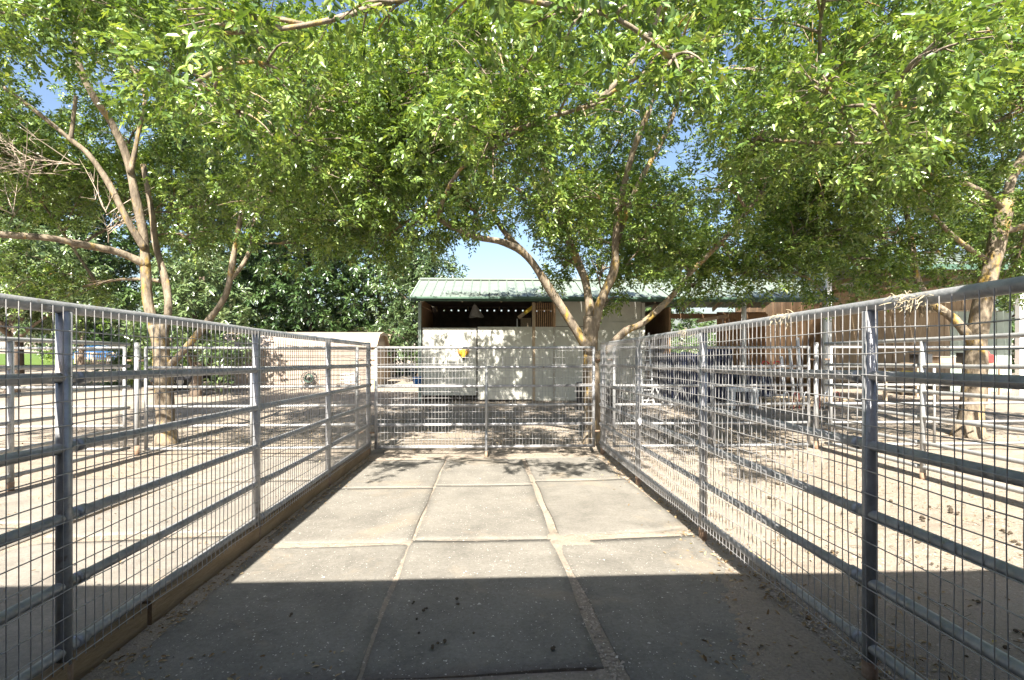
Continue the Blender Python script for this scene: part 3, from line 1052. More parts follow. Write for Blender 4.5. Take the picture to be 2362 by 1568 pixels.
for (hx, hy, zz, sz) in ((1.05, 7.0, 3.7, .42), (-1.4, 7.0, 3.6, .38), (.25, 7.2, 3.9, .4), (1.7, 7.0, 3.5, .32), (-.6, 7.5, 3.9, .35), (3.3, 6.5, 3.4, .35)):
    center_lobes.append(((hx - .11 * (zz + .3), hy - .9 * (zz + .28), zz), (sz, sz, sz * .6)))
ash_tree('ash tree forking low just behind the mesh gate', cb, cl, center_lobes, 3)

# left tree
lb = (-5.92, 9.34)
Yl = 9.34
ll = [
    ([at(383, 1026, Yl), at(381, 950, Yl), at(376, 860, Yl), at(370, 790, Yl), at(362, 750, Yl)], 0.162, 0.135),
    ([at(362, 775, Yl), at(342, 700, Yl), at(336, 620, Yl - .05), at(331, 540, Yl - .1), at(312, 450, Yl - .2), at(292, 360, Yl - .3), at(258, 285, Yl - .5), at(215, 220, Yl - .8), at(178, 130, Yl - 1.0), at(172, 0, Yl - 1.1)], 0.098, 0.041),
    ([at(372, 790, Yl + .1), at(388, 720, Yl + .1), at(382, 650, Yl + .2), at(358, 560, Yl + .3), at(352, 500, Yl + .3), at(330, 380, Yl + .4)], 0.076, 0.045),
    ([at(335, 575, Yl - .1), at(292, 505, Yl - .3), at(252, 425, Yl - .4), at(206, 358, Yl - .5), at(163, 322, Yl - .6), at(90, 262, Yl - .8), at(0, 195, Yl - 1)], 0.064, 0.027),
    ([at(163, 322, Yl - .6), at(168, 280, Yl - .6), at(175, 220, Yl - .7)], 0.034, 0.027),
    ([at(342, 612, Yl - .05), at(275, 582, Yl - .3), at(200, 566, Yl - .6), at(110, 548, Yl - .9), at(0, 540, Yl - 1.2), at(-150, 520, Yl - 1.5)], 0.072, 0.045),
    ([at(385, 850, Yl), at(415, 818, Yl - .05), at(470, 752, Yl - .2), at(520, 682, Yl - .3), at(537, 600, Yl - .4), at(556, 500, Yl - .5), at(590, 380, Yl - .7), at(640, 250, Yl - 1)], 0.072, 0.032),
    ([at(530, 645, Yl - .35), at(560, 610, Yl - .3), at(578, 570, Yl - .3), at(582, 530, Yl - .2), at(600, 440, Yl)], 0.043, 0.027),
    ([at(300, 400, Yl - .3), at(318, 310, Yl - .3), at(330, 200, Yl - .2), at(232, 60, Yl - .1)], 0.043, 0.023),
]


def skip_l(px, py, pz):
    u, v, d = uv((px, py, pz))
    return (py + 0.9 * pz < 8.7) or (py > 8.4 and pz < 4.35 and abs(px + 5.9) < 3.2) or (60 < u < 400 and v > 150 and py < 9.8)


left_lobes = dome_lobes((lb[0] + .2, lb[1]), 9, 5.5, (4.5, 4.6, 3.0), 58, 1.12, skip_l)
for (u, v, Y, sz) in ((620, 470, 8.6, .9), (700, 560, 9.2, .7), (480, 430, 9.6, .9), (420, 190, 4.3, .45), (560, 290, 5.6, .65), (640, 160, 4.6, .5), (700, 380, 6.8, .7), (830, 420, 7.4, .7), (60, 640, 10.5, .8), (190, 660, 11, .7), (470, 560, 10.3, .6), (250, 420, 11.4, .9), (30, 470, 11, .8)):
    left_lobes.append((tuple(at(u, v, Y)), (sz, sz, sz * .7)))
ash_tree('ash tree of several leaning stems behind the kerb side pens', lb, ll, left_lobes, 4,
         dead=((at(40, 500, Yl - 1.1), (-0.5, -0.1, 0.35), 14), (at(190, 380, Yl - .5), (-1, -.1, 0.1), 12), (at(250, 560, Yl - .3), (0.1, -.2, 0.6), 9), (at(80, 420, Yl - 1), (-.3, 0, .4), 12)))

# right tree
rb = (9.33, 9.46)
Yr = 9.46
rl = [
    ([at(2235, 1008, Yr), at(2244, 920, Yr), at(2250, 840, Yr), at(2256, 760, Yr), at(2276, 660, Yr - .05), at(2300, 560, Yr - .1), at(2322, 460, Yr - .2)], 0.225, 0.13),
    ([at(2322, 470, Yr - .2), at(2335, 410, Yr - .2), at(2390, 300, Yr - .2), at(2440, 180, Yr)], 0.10, 0.05),
    ([at(2318, 480, Yr - .2), at(2270, 445, Yr - .3), at(2185, 410, Yr - .5), at(2080, 390, Yr - .8), at(1980, 360, Yr - 1)], 0.07, 0.03),
    ([at(2312, 530, Yr), at(2365, 520, Yr), at(2450, 470, Yr + .1), at(2560, 400, Yr + .2)], 0.08, 0.04),
    ([at(2252, 800, Yr), at(2200, 735, Yr + .1), at(2140, 690, Yr + .2), at(2112, 630, Yr + .2), at(2104, 570, Yr + .2), at(2085, 450, Yr + .2), at(2060, 300, Yr)], 0.10, 0.04),
    ([at(2140, 692, Yr + .2), at(2080, 660, Yr), at(2030, 640, Yr - .3), at(1960, 600, Yr - .5)], 0.05, 0.02),
    ([at(2275, 600, Yr), at(2200, 545, Yr - .4), at(2130, 470, Yr - .8), at(2090, 420, Yr - 1)], 0.055, 0.025),
]


def skip_r(px, py, pz):
    u, v, d = uv((px, py, pz))
    return (py + 0.9 * pz < 8.7) or (8.0 < px < 11 and py < 9.2 and pz < 4.3) or (2060 < u < 2400 and v > 400 and py < 9.6)


right_lobes = dome_lobes((rb[0] + .2, rb[1]), 14, 5.2, (4.4, 4.6, 2.9), 56, 1.12, skip_r)
right_lobes += [(tuple(at(2030, 650, Yr - .3)), (0.7, 0.6, 0.42)), (tuple(at(2330, 640, Yr + 1)), (0.8, 0.8, 0.6)), (tuple(at(1960, 600, Yr - .5)), (0.8, 0.7, 0.5)), (tuple(at(2060, 560, Yr)), (0.9, 0.8, 0.6)), (tuple(at(2180, 590, Yr + .6)), (0.9, 0.8, 0.6)), (tuple(at(2220, 480, Yr)), (0.9, 0.8, 0.7)), (tuple(at(2120, 430, Yr - .8)), (0.9, 0.8, 0.7)), (tuple(at(2350, 560, Yr + .8)), (0.9, 0.8, 0.7))]
ash_tree('thick leaning ash tree with mossy orange bark in front of the barn', rb, rl, right_lobes, 5)


def bg_tree(label, base, H, Rad, seed, mat, zb=0.8, n=26, dens=0.60, leaf=(0.28, 0.10), trunk=0.22, shift=0.0, name='evergreen_tree', per=7, axis=0.32, group='trees closing off the yard behind the sheds', bot=0.55):
    rg = np.random.default_rng(seed)
    r = random.Random(seed)
    x, y = base
    z0 = g(x, y)
    root = empty(name, (x, y, z0), label, 'tree', group)
    lobes = []
    for i in range(n):
        t = (i + 0.5) / n
        zz = zb + (H - zb) * t
        prof = math.sin(math.pi * min(1, (bot + (1 - bot) * t))) ** 0.6 if t > 0.3 else 0.75 + 0.6 * t
        a = i * 2.4 + r.uniform(-.4, .4)
        rr = Rad * prof * r.uniform(0.35, 0.8)
        s = Rad * 0.42 * r.uniform(0.8, 1.25)
        lobes.append(((x + rr * math.cos(a), y + rr * math.sin(a), z0 + zz), (s, s, s * 0.75)))
    tm = MB()
    tp = Vector((x + r.uniform(-.5, .5), y, z0 + H * 0.85))
    limb_mesh(tm, [Vector((x, y, z0 - 0.1)), Vector((x + .1, y, z0 + H * .25)), Vector((x - .1, y + .1, z0 + H * .55)), tp], trunk, trunk * 0.25, 9, 0.05)
    for (c, s) in lobes[::2]:
        c = Vector(c)
        st_ = Vector((x, y, max(z0 + 0.6, c.z - 1.2)))
        tm.tube(bez(st_, (st_ + c) / 2 + Vector((0, 0, .2)), c, 4), [trunk * .4, trunk * .33, trunk * .25, trunk * .18, trunk * .1], 6)
    tm.build('trunk', M['bark_dark'], root, smooth=True)
    crown_from_lobes(root, lobes, rg, dens, per, 7, leaf[0], leaf[1], axis, mat, False, 0.45, 0.22, tint_shift=shift)
    return root


bg_tree('dense dark evergreen tree filling the corner behind the leaning stems', (-21.5, 23.5), 11.5, 5.4, 31, M['leaf_grey'], 3.6, 34, trunk=0.3)
bg_tree('dark evergreen tree rising straight behind the leaning stems', (-14.8, 26.5), 13.5, 5.2, 32, M['leaf_dark'], 0.6, 34, trunk=0.3)
bg_tree('darkest evergreen tree over the shaded end of the tan shed', (-10.2, 28.5), 12.5, 4.6, 33, M['leaf_dark'], 1.0, 30, shift=-0.15)
bg_tree('feathery evergreen tree rising above the tan shed roof', (-6.6, 29.5), 11.0, 4.2, 34, M['leaf_dark'], 1.0, 28, shift=0.05)
bg_tree('olive green tree with a bare lower trunk next to the white stall', (-3.7, 26.0), 6.6, 3.0, 35, M['leaf_grey'], 1.5, 22, shift=-0.1, trunk=0.2, leaf=(0.22, 0.08), dens=1.0)
bg_tree('pale green low tree behind the six rail divider', (-17.5, 19.0), 5.6, 3.0, 36, M['leaf_grey'], 3.0, 22, shift=0.15, leaf=(0.22, 0.075), dens=1.0)
bg_tree('pale green low tree shading the end of the long tan shed', (-10.6, 18.4), 5.0, 2.2, 37, M['leaf_grey'], 1.2, 18, shift=0.1, leaf=(0.22, 0.075), dens=1.0)
bg_tree('evergreen tree standing at the far edge of the lawn', (-33.0, 31.0), 12.0, 5.5, 38, M['leaf_dark'], 4.2, 30, shift=0.1, trunk=0.3)
bg_tree('tall tree behind the open barn roof, farthest from the lawn', (31.0, 30.0), 11.0, 5.0, 39, M['leaf_dark'], 1.0, 28, shift=0.1)
bg_tree('tree behind the gap between stall roof and barn', (11.5, 34.0), 8.0, 4.0, 40, M['leaf_dark'], 1.0, 24, shift=0.1)
bg_tree('tree with pink multiple stems at the edge of the lawn', (-27.0, 34.0), 6.5, 3.0, 41, M['leaf_shrub'], 3.4, 20, shift=-0.1, trunk=0.22)
bg_tree('far tree behind the parked blue car', (-44.0, 56.0), 11.0, 6.0, 42, M['leaf_dark'], 0.6, 26, shift=0.1, leaf=(0.4, 0.15), dens=0.35, axis=0.6)
bg_tree('far tree rising behind the wooden pallets', (-33.0, 58.0), 10.0, 5.5, 43, M['leaf_shrub'], 0.6, 26, shift=-0.2, leaf=(0.4, 0.15), dens=0.35, axis=0.6)
bg_tree('far tree closing the gap between lawn tree and dark evergreens', (-23.0, 52.0), 11.0, 6.0, 44, M['leaf_dark'], 0.4, 26, shift=0.05, leaf=(0.4, 0.15), dens=0.35, axis=0.6)


def shrub(label, base, rad, h, seed, mat, name='shrub', shift=0.0, dens=3.0):
    rg = np.random.default_rng(seed)
    r = random.Random(seed)
    x, y = base
    z0 = g(x, y)
    root = empty(name, (x, y, z0), label, 'shrub', 'green shrubs around the yard')
    lobes = []
    for i in range(8):
        a = i * 2.4
        rr = rad * 0.6 * r.uniform(.2, 1)
        zz = h * (0.25 + 0.55 * r.random())
        lobes.append(((x + rr * math.cos(a), y + rr * math.sin(a), z0 + zz), (rad * .5, rad * .5, h * .3)))
    tm = MB()
    for i in range(6):
        a = i * 1.05
        tm.tube([(x, y, z0), (x + rad * .2 * math.cos(a), y + rad * .2 * math.sin(a), z0 + h * .3), (x + rad * .5 * math.cos(a), y + rad * .5 * math.sin(a), z0 + h * .65)], [0.03, 0.02, 0.01], 5)
    tm.build('stems', M['bark_dark'], root, kind='stuff')
    crown_from_lobes(root, lobes, rg, dens, 6, 5, 0.12, 0.06, 0.2, mat, False, 0.3, 0.3, tint_shift=shift)
    return root


shrub('bright green shrub in front of the wooden pallets', (-19.5, 28.0), 1.3, 2.3, 61, M['leaf_shrub'])
shrub('bright green shrub beside the black trailer headboard', (-12.9, 22.8), 1.0, 2.1, 62, M['leaf_shrub'])
shrub('bright green shrub between black trailer and tan shed', (-10.8, 23.6), 0.9, 2.3, 63, M['leaf_shrub'], shift=0.15)
shrub('bright green shrub behind the trunk of the many stemmed tree', (-14.6, 22.2), 1.1, 1.9, 64, M['leaf_shrub'], shift=0.1)
shrub('green shrub seen through the roofed passage beside the white stall', (8.2, 24.0), 2.2, 2.6, 65, M['leaf_dark'], shift=0.2)
shrub('green shrub partly hidden behind the boarded wall of the passage', (11.2, 24.5), 2.0, 2.6, 66, M['leaf_dark'], shift=0.15)
shrub('large shrub at the far side of the lawn behind the divider', (-33.5, 52.0), 2.4, 2.4, 67, M['leaf_shrub'], shift=-.1, dens=2)
shrub('low shrub between the far lawn and the pallets', (-36.8, 44.0), 1.2, 1.6, 68, M['leaf_shrub'], dens=2)

# ------------------------------------------------------------------ white stall building with green roof
YW = 16.4
GZ0 = g(0, 16)
sb = empty('stall_building', (4.2, YW, GZ0), 'long white stall building with green ribbed metal roof behind the gate', 'building')
EYs, EZs, RYs, RZs, BYs = 15.6, 2.86, 17.66, 3.61, 19.75
X0, X1 = -2.50, 11.0


def rib_panel(x0, x1, ya, za, yb, zb_, nrib=3, t=0.012):
    """metal roof sheet from eave (ya, za) to ridge (yb, zb_) with raised ribs"""
    prof = []
    w = (x1 - x0) / nrib
    for i in range(nrib):
        a = x0 + i * w
        prof += [(a, 0.03), (a + 0.02, 0.03), (a + 0.04, 0), (a + w - 0.02, 0)]
    prof.append((x1 - 0.004, 0.0))
    m = MB()
    nn = len(prof)
    for (y, z) in ((ya, za), (yb, zb_)):
        for (x, h) in prof:
            m.v.append(Vector((x, y, z + h)))
    for i in range(nn - 1):
        m.f.append([i, i + 1, nn + i + 1, nn + i])
    o = len(m.v)
    for (y, z) in ((ya, za), (yb, zb_)):
        for (x, h) in prof:
            m.v.append(Vector((x, y, z + h - t)))
    for i in range(nn - 1):
        m.f.append([o + i, o + nn + i, o + nn + i + 1, o + i + 1])
        m.f.append([i, o + i, o + i + 1, i + 1])
    return m


npan = 15
pw = (X1 - X0) / npan
for i in range(npan):
    rib_panel(X0 + i * pw, X0 + (i + 1) * pw, EYs, EZs, RYs, RZs).build('roof_panel', M['roofgreen'], sb)
    rib_panel(X0 + i * pw, X0 + (i + 1) * pw, BYs + .1, EZs - .05, RYs + 0.01, RZs).build('roof_panel', M['roofgreen'], sb)
MB().prism([(X0 - .01, RYs - .14, RZs - .01), (X0 - .01, RYs, RZs + .045), (X0 - .01, RYs + .14, RZs - .01), (X0 - .01, RYs + .14, RZs + .02), (X0 - .01, RYs, RZs + .07), (X0 - .01, RYs - .14, RZs + .02)][::-1], (X1 - X0 + .02, 0, 0)).build('ridge_cap', M['roofgreen'], sb)
MB().box(((X0 + X1) / 2, EYs + .03, EZs - .085), (X1 - X0 + .04, 0.035, 0.14)).build('fascia', M['trimgreen'], sb, bevel=0.006)
MB().box(((X0 + X1) / 2, EYs - .035, EZs - .05), (X1 - X0 + .04, 0.09, 0.07)).build('gutter', M['trimgreen'], sb, bevel=0.01)
MB().beam((X0 - .022, EYs, EZs - .08), (X0 - .022, RYs, RZs - .08), 0.03, 0.15).build('barge_board', M['palegreen'], sb)
MB().beam((X0 - .022, BYs, EZs - .12), (X0 - .022, RYs, RZs - .08), 0.03, 0.15).build('barge_board', M['palegreen'], sb)
# rafters and purlins under the roof
for x in np.arange(X0 + .35, X1, 1.22):
    MB().beam((x, EYs + .1, EZs - .11), (x, RYs, RZs - .11), 0.05, 0.14).build('rafter', M['wood'], sb)
    MB().beam((x, BYs, EZs - .16), (x, RYs, RZs - .11), 0.05, 0.14).build('rafter', M['wood'], sb)
wx = lambda u: at(u, 800, YW).x
pz = lambda v: at(1181, v, YW).z
# front panels: three white boards with dark gaps between them
edges = [wx(974), wx(1099.5), wx(1101), wx(1228), wx(1233.5), wx(1366), wx(1368), wx(1480)]
tops = [pz(756), pz(753.5), pz(753.5), pz(742)]
bots = [pz(911), pz(921), pz(924), pz(924)]
for i in range(4):
    a, b_ = edges[2 * i], edges[2 * i + 1]
    MB().box(((a + b_) / 2, YW, (tops[i] + bots[i]) / 2), (b_ - a - .022, 0.04, tops[i] - bots[i])).build('wall_panel', M['white'], sb, bevel=0.004)
# upper wall in the shade of the eave above the right-hand panels
MB().box(((wx(1277) + wx(1480)) / 2, YW + .06, (pz(752) + 2.80) / 2), (wx(1480) - wx(1277), 0.04, 2.80 - pz(752))).build('upper_wall', M['white'], sb)
# barred opening between stall and wall
gb = MB()
for i in range(10):
    x = wx(1236) + (wx(1276) - wx(1236)) * i / 9
    MB().box((x, YW + .02, (pz(755) + 2.72) / 2), (0.028, 0.03, 2.72 - pz(755))).build('bar', M['brown'], sb)
MB().box(((wx(1236) + wx(1276)) / 2, YW - .005, pz(715)), (wx(1276) - wx(1236), 0.02, 0.035)).build('bar_rail', M['brown'], sb)
# posts
for u, m_ in ((968, 'palegreen'), (1231, 'wood'), (1278, 'brown'), (1484, 'white')):
    x = wx(u)
    MB().box((x, YW + .03, (GZ0 + 2.74) / 2), (0.10, 0.10, 2.74 - GZ0 - .02)).build('post', M[m_], sb, bevel=0.005)
for u in (1716, 1903):
    x = at(u, 800, 15.9).x
    MB().tube([(x, 15.9, GZ0 - .05), (x, 15.9, 2.75)], 0.075, 14).build('column', M['whitepost'], sb, smooth=True)
MB().box(((X0 + .22 + at(1478, 800, BYs).x) / 2, (YW + BYs) / 2 + .08, 2.80), (at(1478, 800, BYs).x - X0 - .28, BYs - YW - .12, 0.02)).build('shade_board', M['darkwood'], sb)  # added dark board below the rafters, stands in for shade under the roof
# end wall and the dark interior; daylight comes through a row of gaps in the back wall
MB().box((X0 + .18, (YW + BYs) / 2, (GZ0 + 2.6) / 2), (0.04, BYs - YW - .12, 2.6 - GZ0)).build('end_wall', M['brown'], sb)
MB().prism([(X0 + .16, YW + .1, 2.62), (X0 + .16, RYs, RZs - .14), (X0 + .16, BYs - .1, 2.62)], (0.04, 0, 0)).build('gable', M['brown'], sb)
xb1 = at(1478, 800, BYs).x
zg = at(1181, 718, BYs).z
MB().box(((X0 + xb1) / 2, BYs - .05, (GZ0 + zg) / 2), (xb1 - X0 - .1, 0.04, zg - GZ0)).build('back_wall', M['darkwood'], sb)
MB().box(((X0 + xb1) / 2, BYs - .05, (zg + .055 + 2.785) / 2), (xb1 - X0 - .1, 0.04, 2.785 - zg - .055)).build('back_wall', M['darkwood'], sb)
nb = int((xb1 - X0) / 0.28)
for i in range(nb):
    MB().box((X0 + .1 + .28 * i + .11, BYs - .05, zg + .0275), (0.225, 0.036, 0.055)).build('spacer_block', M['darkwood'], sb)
for xx in (xb1 + .02,):
    MB().box((xx, (YW + BYs) / 2, (GZ0 + 2.6) / 2), (0.05, BYs - YW - .2, 2.6 - GZ0)).build('partition', M['brown'], sb)
# roofed passage: boarded back wall, rails across
xa = at(1652, 800, BYs).x
nbd = 16
for i in range(nbd):
    w = (X1 - xa) / nbd
    MB().box((xa + w * (i + .5), BYs - .05 + (0.012 if i % 2 else 0), (GZ0 + 2.62) / 2), (w - .012, 0.03, 2.62 - GZ0)).build('board', M['brown'], sb)
MB().box(((xb1 + X1) / 2, BYs - .12, 2.45), (X1 - xb1, 0.06, 0.2)).build('header', M['brown'], sb)
MB().beam((xa - 1.9, 17.0, 2.15), (xa + .3, 19.4, 2.45), 0.06, 0.12).build('brace', M['wood'], sb)
# leaf scatter and grime lying on the lower roof
rm = MB()
rr = random.Random(3)
for i in range(260):
    t = abs(rr.gauss(0.06, 0.06))
    x = rr.choice((rr.uniform(-1.6, 1.1), rr.uniform(-1.4, 0.6), rr.uniform(1.2, 2.4)))
    y = EYs + .05 + (RYs - EYs) * t
    z = EZs + (RZs - EZs) * (y - EYs) / (RYs - EYs) + 0.034
    a = rr.uniform(0, 6.28)
    L_ = rr.uniform(.03, .07)
    dx, dy = math.cos(a) * L_, math.sin(a) * L_
    rm.poly([(x - dx, y - dy, z), (x + dy * .4, y - dx * .4, z + .01), (x + dx, y + dy, z + .008), (x - dy * .4, y + dx * .4, z + .012)])
tag(rm.build('fallen_leaves', M['manure'], kind='stuff'), 'dark fallen leaves lying along the lower stall roof', 'leaves')

# things in and on the stall
cx_, cy_ = at(1095, 715, 17.6).x, 17.6
hc = empty('hanging_cloth', (cx_, cy_, 2.2), 'pale grey cloth hung from a cord inside the dark stall', 'cloth')
m = MB()
ctop = at(1097, 703, cy_).z
for j in range(7):
    for i in range(13):
        a = 2 * math.pi * i / 12
        t = j / 6
        rad = 0.05 + 0.22 * t + 0.03 * t * math.sin(5 * a)
        m.v.append(Vector((cx_ + rad * math.cos(a) + .06 * t, cy_ + 0.5 * rad * math.sin(a), ctop - 0.42 * t + .04 * t * math.sin(2 * a))))
for j in range(6):
    for i in range(12):
        b = j * 13 + i
        m.f.append([b, b + 13, b + 14, b + 1])
m.build('drape', M['cloth'], hc, smooth=True)
MB().tube([(cx_, cy_, ctop), (cx_ - .02, cy_, 3.35)], 0.01, 6).build('cord', M['cloth'], hc)
yb = empty('leaning_board', at(1215, 724, 16.75), 'yellow painted board leaning under the stall roof', 'board')
p0, p1 = at(1196, 733, 16.75), at(1229, 708, 16.75)
MB().beam(p0 + (p1 - p0) * .42, p1, 0.12, 0.035, (0, -1, .4)).build('painted_end', M['yellow'], yb, bevel=.004)
MB().beam(p0, p0 + (p1 - p0) * .42, 0.12, 0.033, (0, -1, .4)).build('bare_end', M['wood'], yb, bevel=.004)
cs = empty('corrugated_sheet', at(1212, 800, 17.0), 'pale corrugated sheet standing under the yellow board', 'sheet')
m = MB()
xa2, xb2 = at(1201, 0, 17.0).x, at(1225, 0, 17.0).x
nst = 24
z0_, z1_ = GZ0, at(1181, 733, 17.0).z
for i in range(nst + 1):
    x = xa2 + (xb2 - xa2) * i / nst
    m.v += [Vector((x, 17.0 + .012 * math.cos(i * 1.6), z0_)), Vector((x, 17.0 + .012 * math.cos(i * 1.6), z1_))]
for i in range(nst):
    m.f.append([2 * i, 2 * i + 2, 2 * i + 3, 2 * i + 1])
o = m.build('sheet', M['wood'], cs, smooth=True)
o.modifiers.new('thick', 'SOLIDIFY').thickness = 0.004
pp_ = MB().tube([at(1193, 735, 16.9), at(1193, 760, 16.9), Vector((at(1193, 760, 16.9).x, 16.9, GZ0))], 0.02, 8).build('white_pole', M['whitepost'], smooth=True)
tag(pp_, 'thin white pole standing beside the corrugated sheet in the stall', 'pole')

# orange horned wall emblem
ex, ez = at(1069, 815, YW - .03).x, at(1069, 815, YW).z
em = empty('wall_emblem', (ex, YW - .03, ez), 'orange and yellow horned head emblem on the white stall wall', 'emblem')
S = 0.0142
yq = YW - .03
MB().prism([(ex + a * S, yq, ez - b * S) for a, b in ((-8, -9), (8, -9), (9, -3), (7, 3), (4, 9), (3, 12), (-3, 12), (-4, 9), (-7, 3), (-9, -3))], (0, -0.035, 0)).build('face', M['orange'], em, bevel=.004)
for s_ in (-1, 1):
    MB().prism([(ex + s_ * a * S, yq, ez - b * S) for a, b in ((8, -8), (13, -12), (14, -6), (12, 0), (8, 4), (6, 2))][::s_], (0, -0.03, 0)).build('horn', M['brownhorn'], em, bevel=.004)
    MB().prism([(ex + s_ * a * S, yq - .036, ez - b * S) for a, b in ((2.2, -4), (5.2, -5), (4.6, -1.5))][::s_], (0, -0.008, 0)).build('eye', M['brownhorn'], em)
MB().prism([(ex + a * S, yq - .036, ez - b * S) for a, b in ((-1.6, -8), (1.6, -8), (1.2, 8), (-1.2, 8))], (0, -0.01, 0)).build('stripe', M['yellow'], em)
MB().prism([(ex + a * S, yq - .001, ez - b * S) for a, b in ((-3.6, 9.6), (3.6, 9.6), (3, 14), (-3, 14))], (0, -0.04, 0)).build('muzzle', M['black'], em, bevel=.004)

# buckets, bins
bx_, by_ = at(962, 885, 16.1).x, 16.1
bk = empty('bucket', (bx_, by_, g(bx_, by_)), 'blue plastic bucket hanging at the corner of the white stall', 'bucket')
zb_ = at(962, 886, 16.1).z
MB().lathe((bx_, by_, zb_), [(0.10, 0), (0.12, 0.02), (0.135, 0.2), (0.145, 0.2), (0.145, 0.225), (0.13, 0.225), (0.12, 0.06)], 16).build('body', M['blue'], bk, smooth=True)
MB().tube([(bx_ + .14 * math.cos(a), by_, zb_ + .215 + .15 * math.sin(a)) for a in np.linspace(0, math.pi, 9)], 0.006, 6).build('handle', M['alum'], bk)
MB().tube([(bx_, by_, zb_ + .36), (bx_ + .02, YW - .02, zb_ + .42)], 0.006, 6).build('hook', M['alum'], bk)


def bin_(label, u, v0, Y, w, h):
    x = at(u, 900, Y).x
    z = g(x, Y)
    o = empty('plastic_bin', (x, Y, z), label, 'bin', 'dark plastic bins by the tree')
    MB().lathe((x, Y, z), [(w * .42, 0), (w * .46, .03), (w * .5, h * .86), (w * .53, h * .86), (w * .53, h * .9)], 18).build('body', M['darkgrey'], o, smooth=True)
    MB().lathe((x, Y, z + h * .9), [(w * .545, 0), (w * .545, .03), (w * .5, h * .07), (w * .3, h * .1)], 18).build('lid', M['darkgrey'], o, smooth=True)
    for s_ in (-1, 1):
        MB().box((x + s_ * w * .54, Y, z + h * .7), (.05, .12, .04)).build('handle', M['darkgrey'], o, bevel=.01)
    return o


bin_('dark grey lidded bin on the barn side of the forked tree', 1412, 0, 13.6, 0.44, 0.78)
bin_('dark grey lidded bin showing on the stall side of the forked tree', 1346, 0, 14.2, 0.42, 0.8)

# ------------------------------------------------------------------ open barn
BX0, BX1, BY0, BY1 = 11.35, 24.0, 16.6, 23.0
BG = g(15, 17)
bn = empty('open_barn', (17.5, 19.5, BG), 'tall open fronted barn with green roof and brown boarded inside', 'building')
EZb = 4.02
RZb = 5.0
RYb = 19.8
npb = 14
pw = (BX1 - BX0 + .3) / npb
for i in range(npb):
    a = BX0 - .15 + i * pw
    rib_panel(a, a + pw, 15.95, EZb, RYb, RZb).build('roof_panel', M['roofgreen'], bn)
    rib_panel(a, a + pw, BY1 + .4, EZb, RYb + .01, RZb).build('roof_panel', M['roofgreen'], bn)
MB().box(((BX0 + BX1) / 2, 15.97, EZb - .10), (BX1 - BX0 + .3, 0.035, 0.17)).build('fascia', M['trimgreen'], bn)
for x in (BX0 + .05, 18.2, BX1 - .05):
    MB().box((x, BY0, (BG + EZb) / 2), (0.17, 0.17, EZb - BG)).build('post', M['whitepost'], bn, bevel=.006)
nbd = 30
for i in range(nbd):
    w = (BX1 - BX0) / nbd
    MB().box((BX0 + w * (i + .5), BY1 + (.012 if i % 2 else 0), (BG + 4.0) / 2), (w - .014, 0.03, 4.0 - BG)).build('board', M['brown2'], bn)
nsd = 20
for i in range(nsd):
    w = (BY1 - BY0 - .25) / nsd
    y = BY0 + .12 + w * (i + .5)
    zt = EZb - .06 + (RZb - EZb) * (1 - abs(y - RYb) / (RYb - 15.95))
    MB().box((BX0, y, (BG + 3.15) / 2), (0.03 if i % 2 else .04, w - .006, 3.15 - BG)).build('siding', M['brown'], bn)
    MB().box((BX0, y, (3.155 + zt) / 2), (0.03 if i % 2 else .04, w - .006, zt - 3.155)).build('siding', M['palegreen'], bn)
for i in range(8):
    x = 17.75 + .31 * i
    MB().box((x, 18.6 + (.012 if i % 2 else 0), (BG + 2.6) / 2), (0.29, 0.03, 2.6 - BG)).build('siding', M['palegreen'], bn)
for x in (13.5, 16.0, 18.2, 20.6):
    MB().beam((x, 16.2, 3.75), (x, BY1, 3.75), .05, .15).build('truss_chord', M['wood'], bn)
    MB().beam((x, 16.4, 3.8), (x, RYb, RZb - .15), .05, .14).build('truss_rafter', M['wood'], bn)
    MB().beam((x, RYb, RZb - .15), (x, BY1, 3.95), .05, .14).build('truss_rafter', M['wood'], bn)
for x0, x1 in ((13.2, 15.0), (16.4, 17.9), (18.6, 20.4)):
    MB().beam((x0, BY1 - .1, 2.9), (x1, BY1 - .1, 3.7), .05, .12).build('brace', M['wood'], bn)
MB().beam((BX0 + .1, BY1 - .12, 2.85), (BX1 - .1, BY1 - .12, 2.85), .05, .13).build('girt', M['wood'], bn)

# ------------------------------------------------------------------ tan sheds


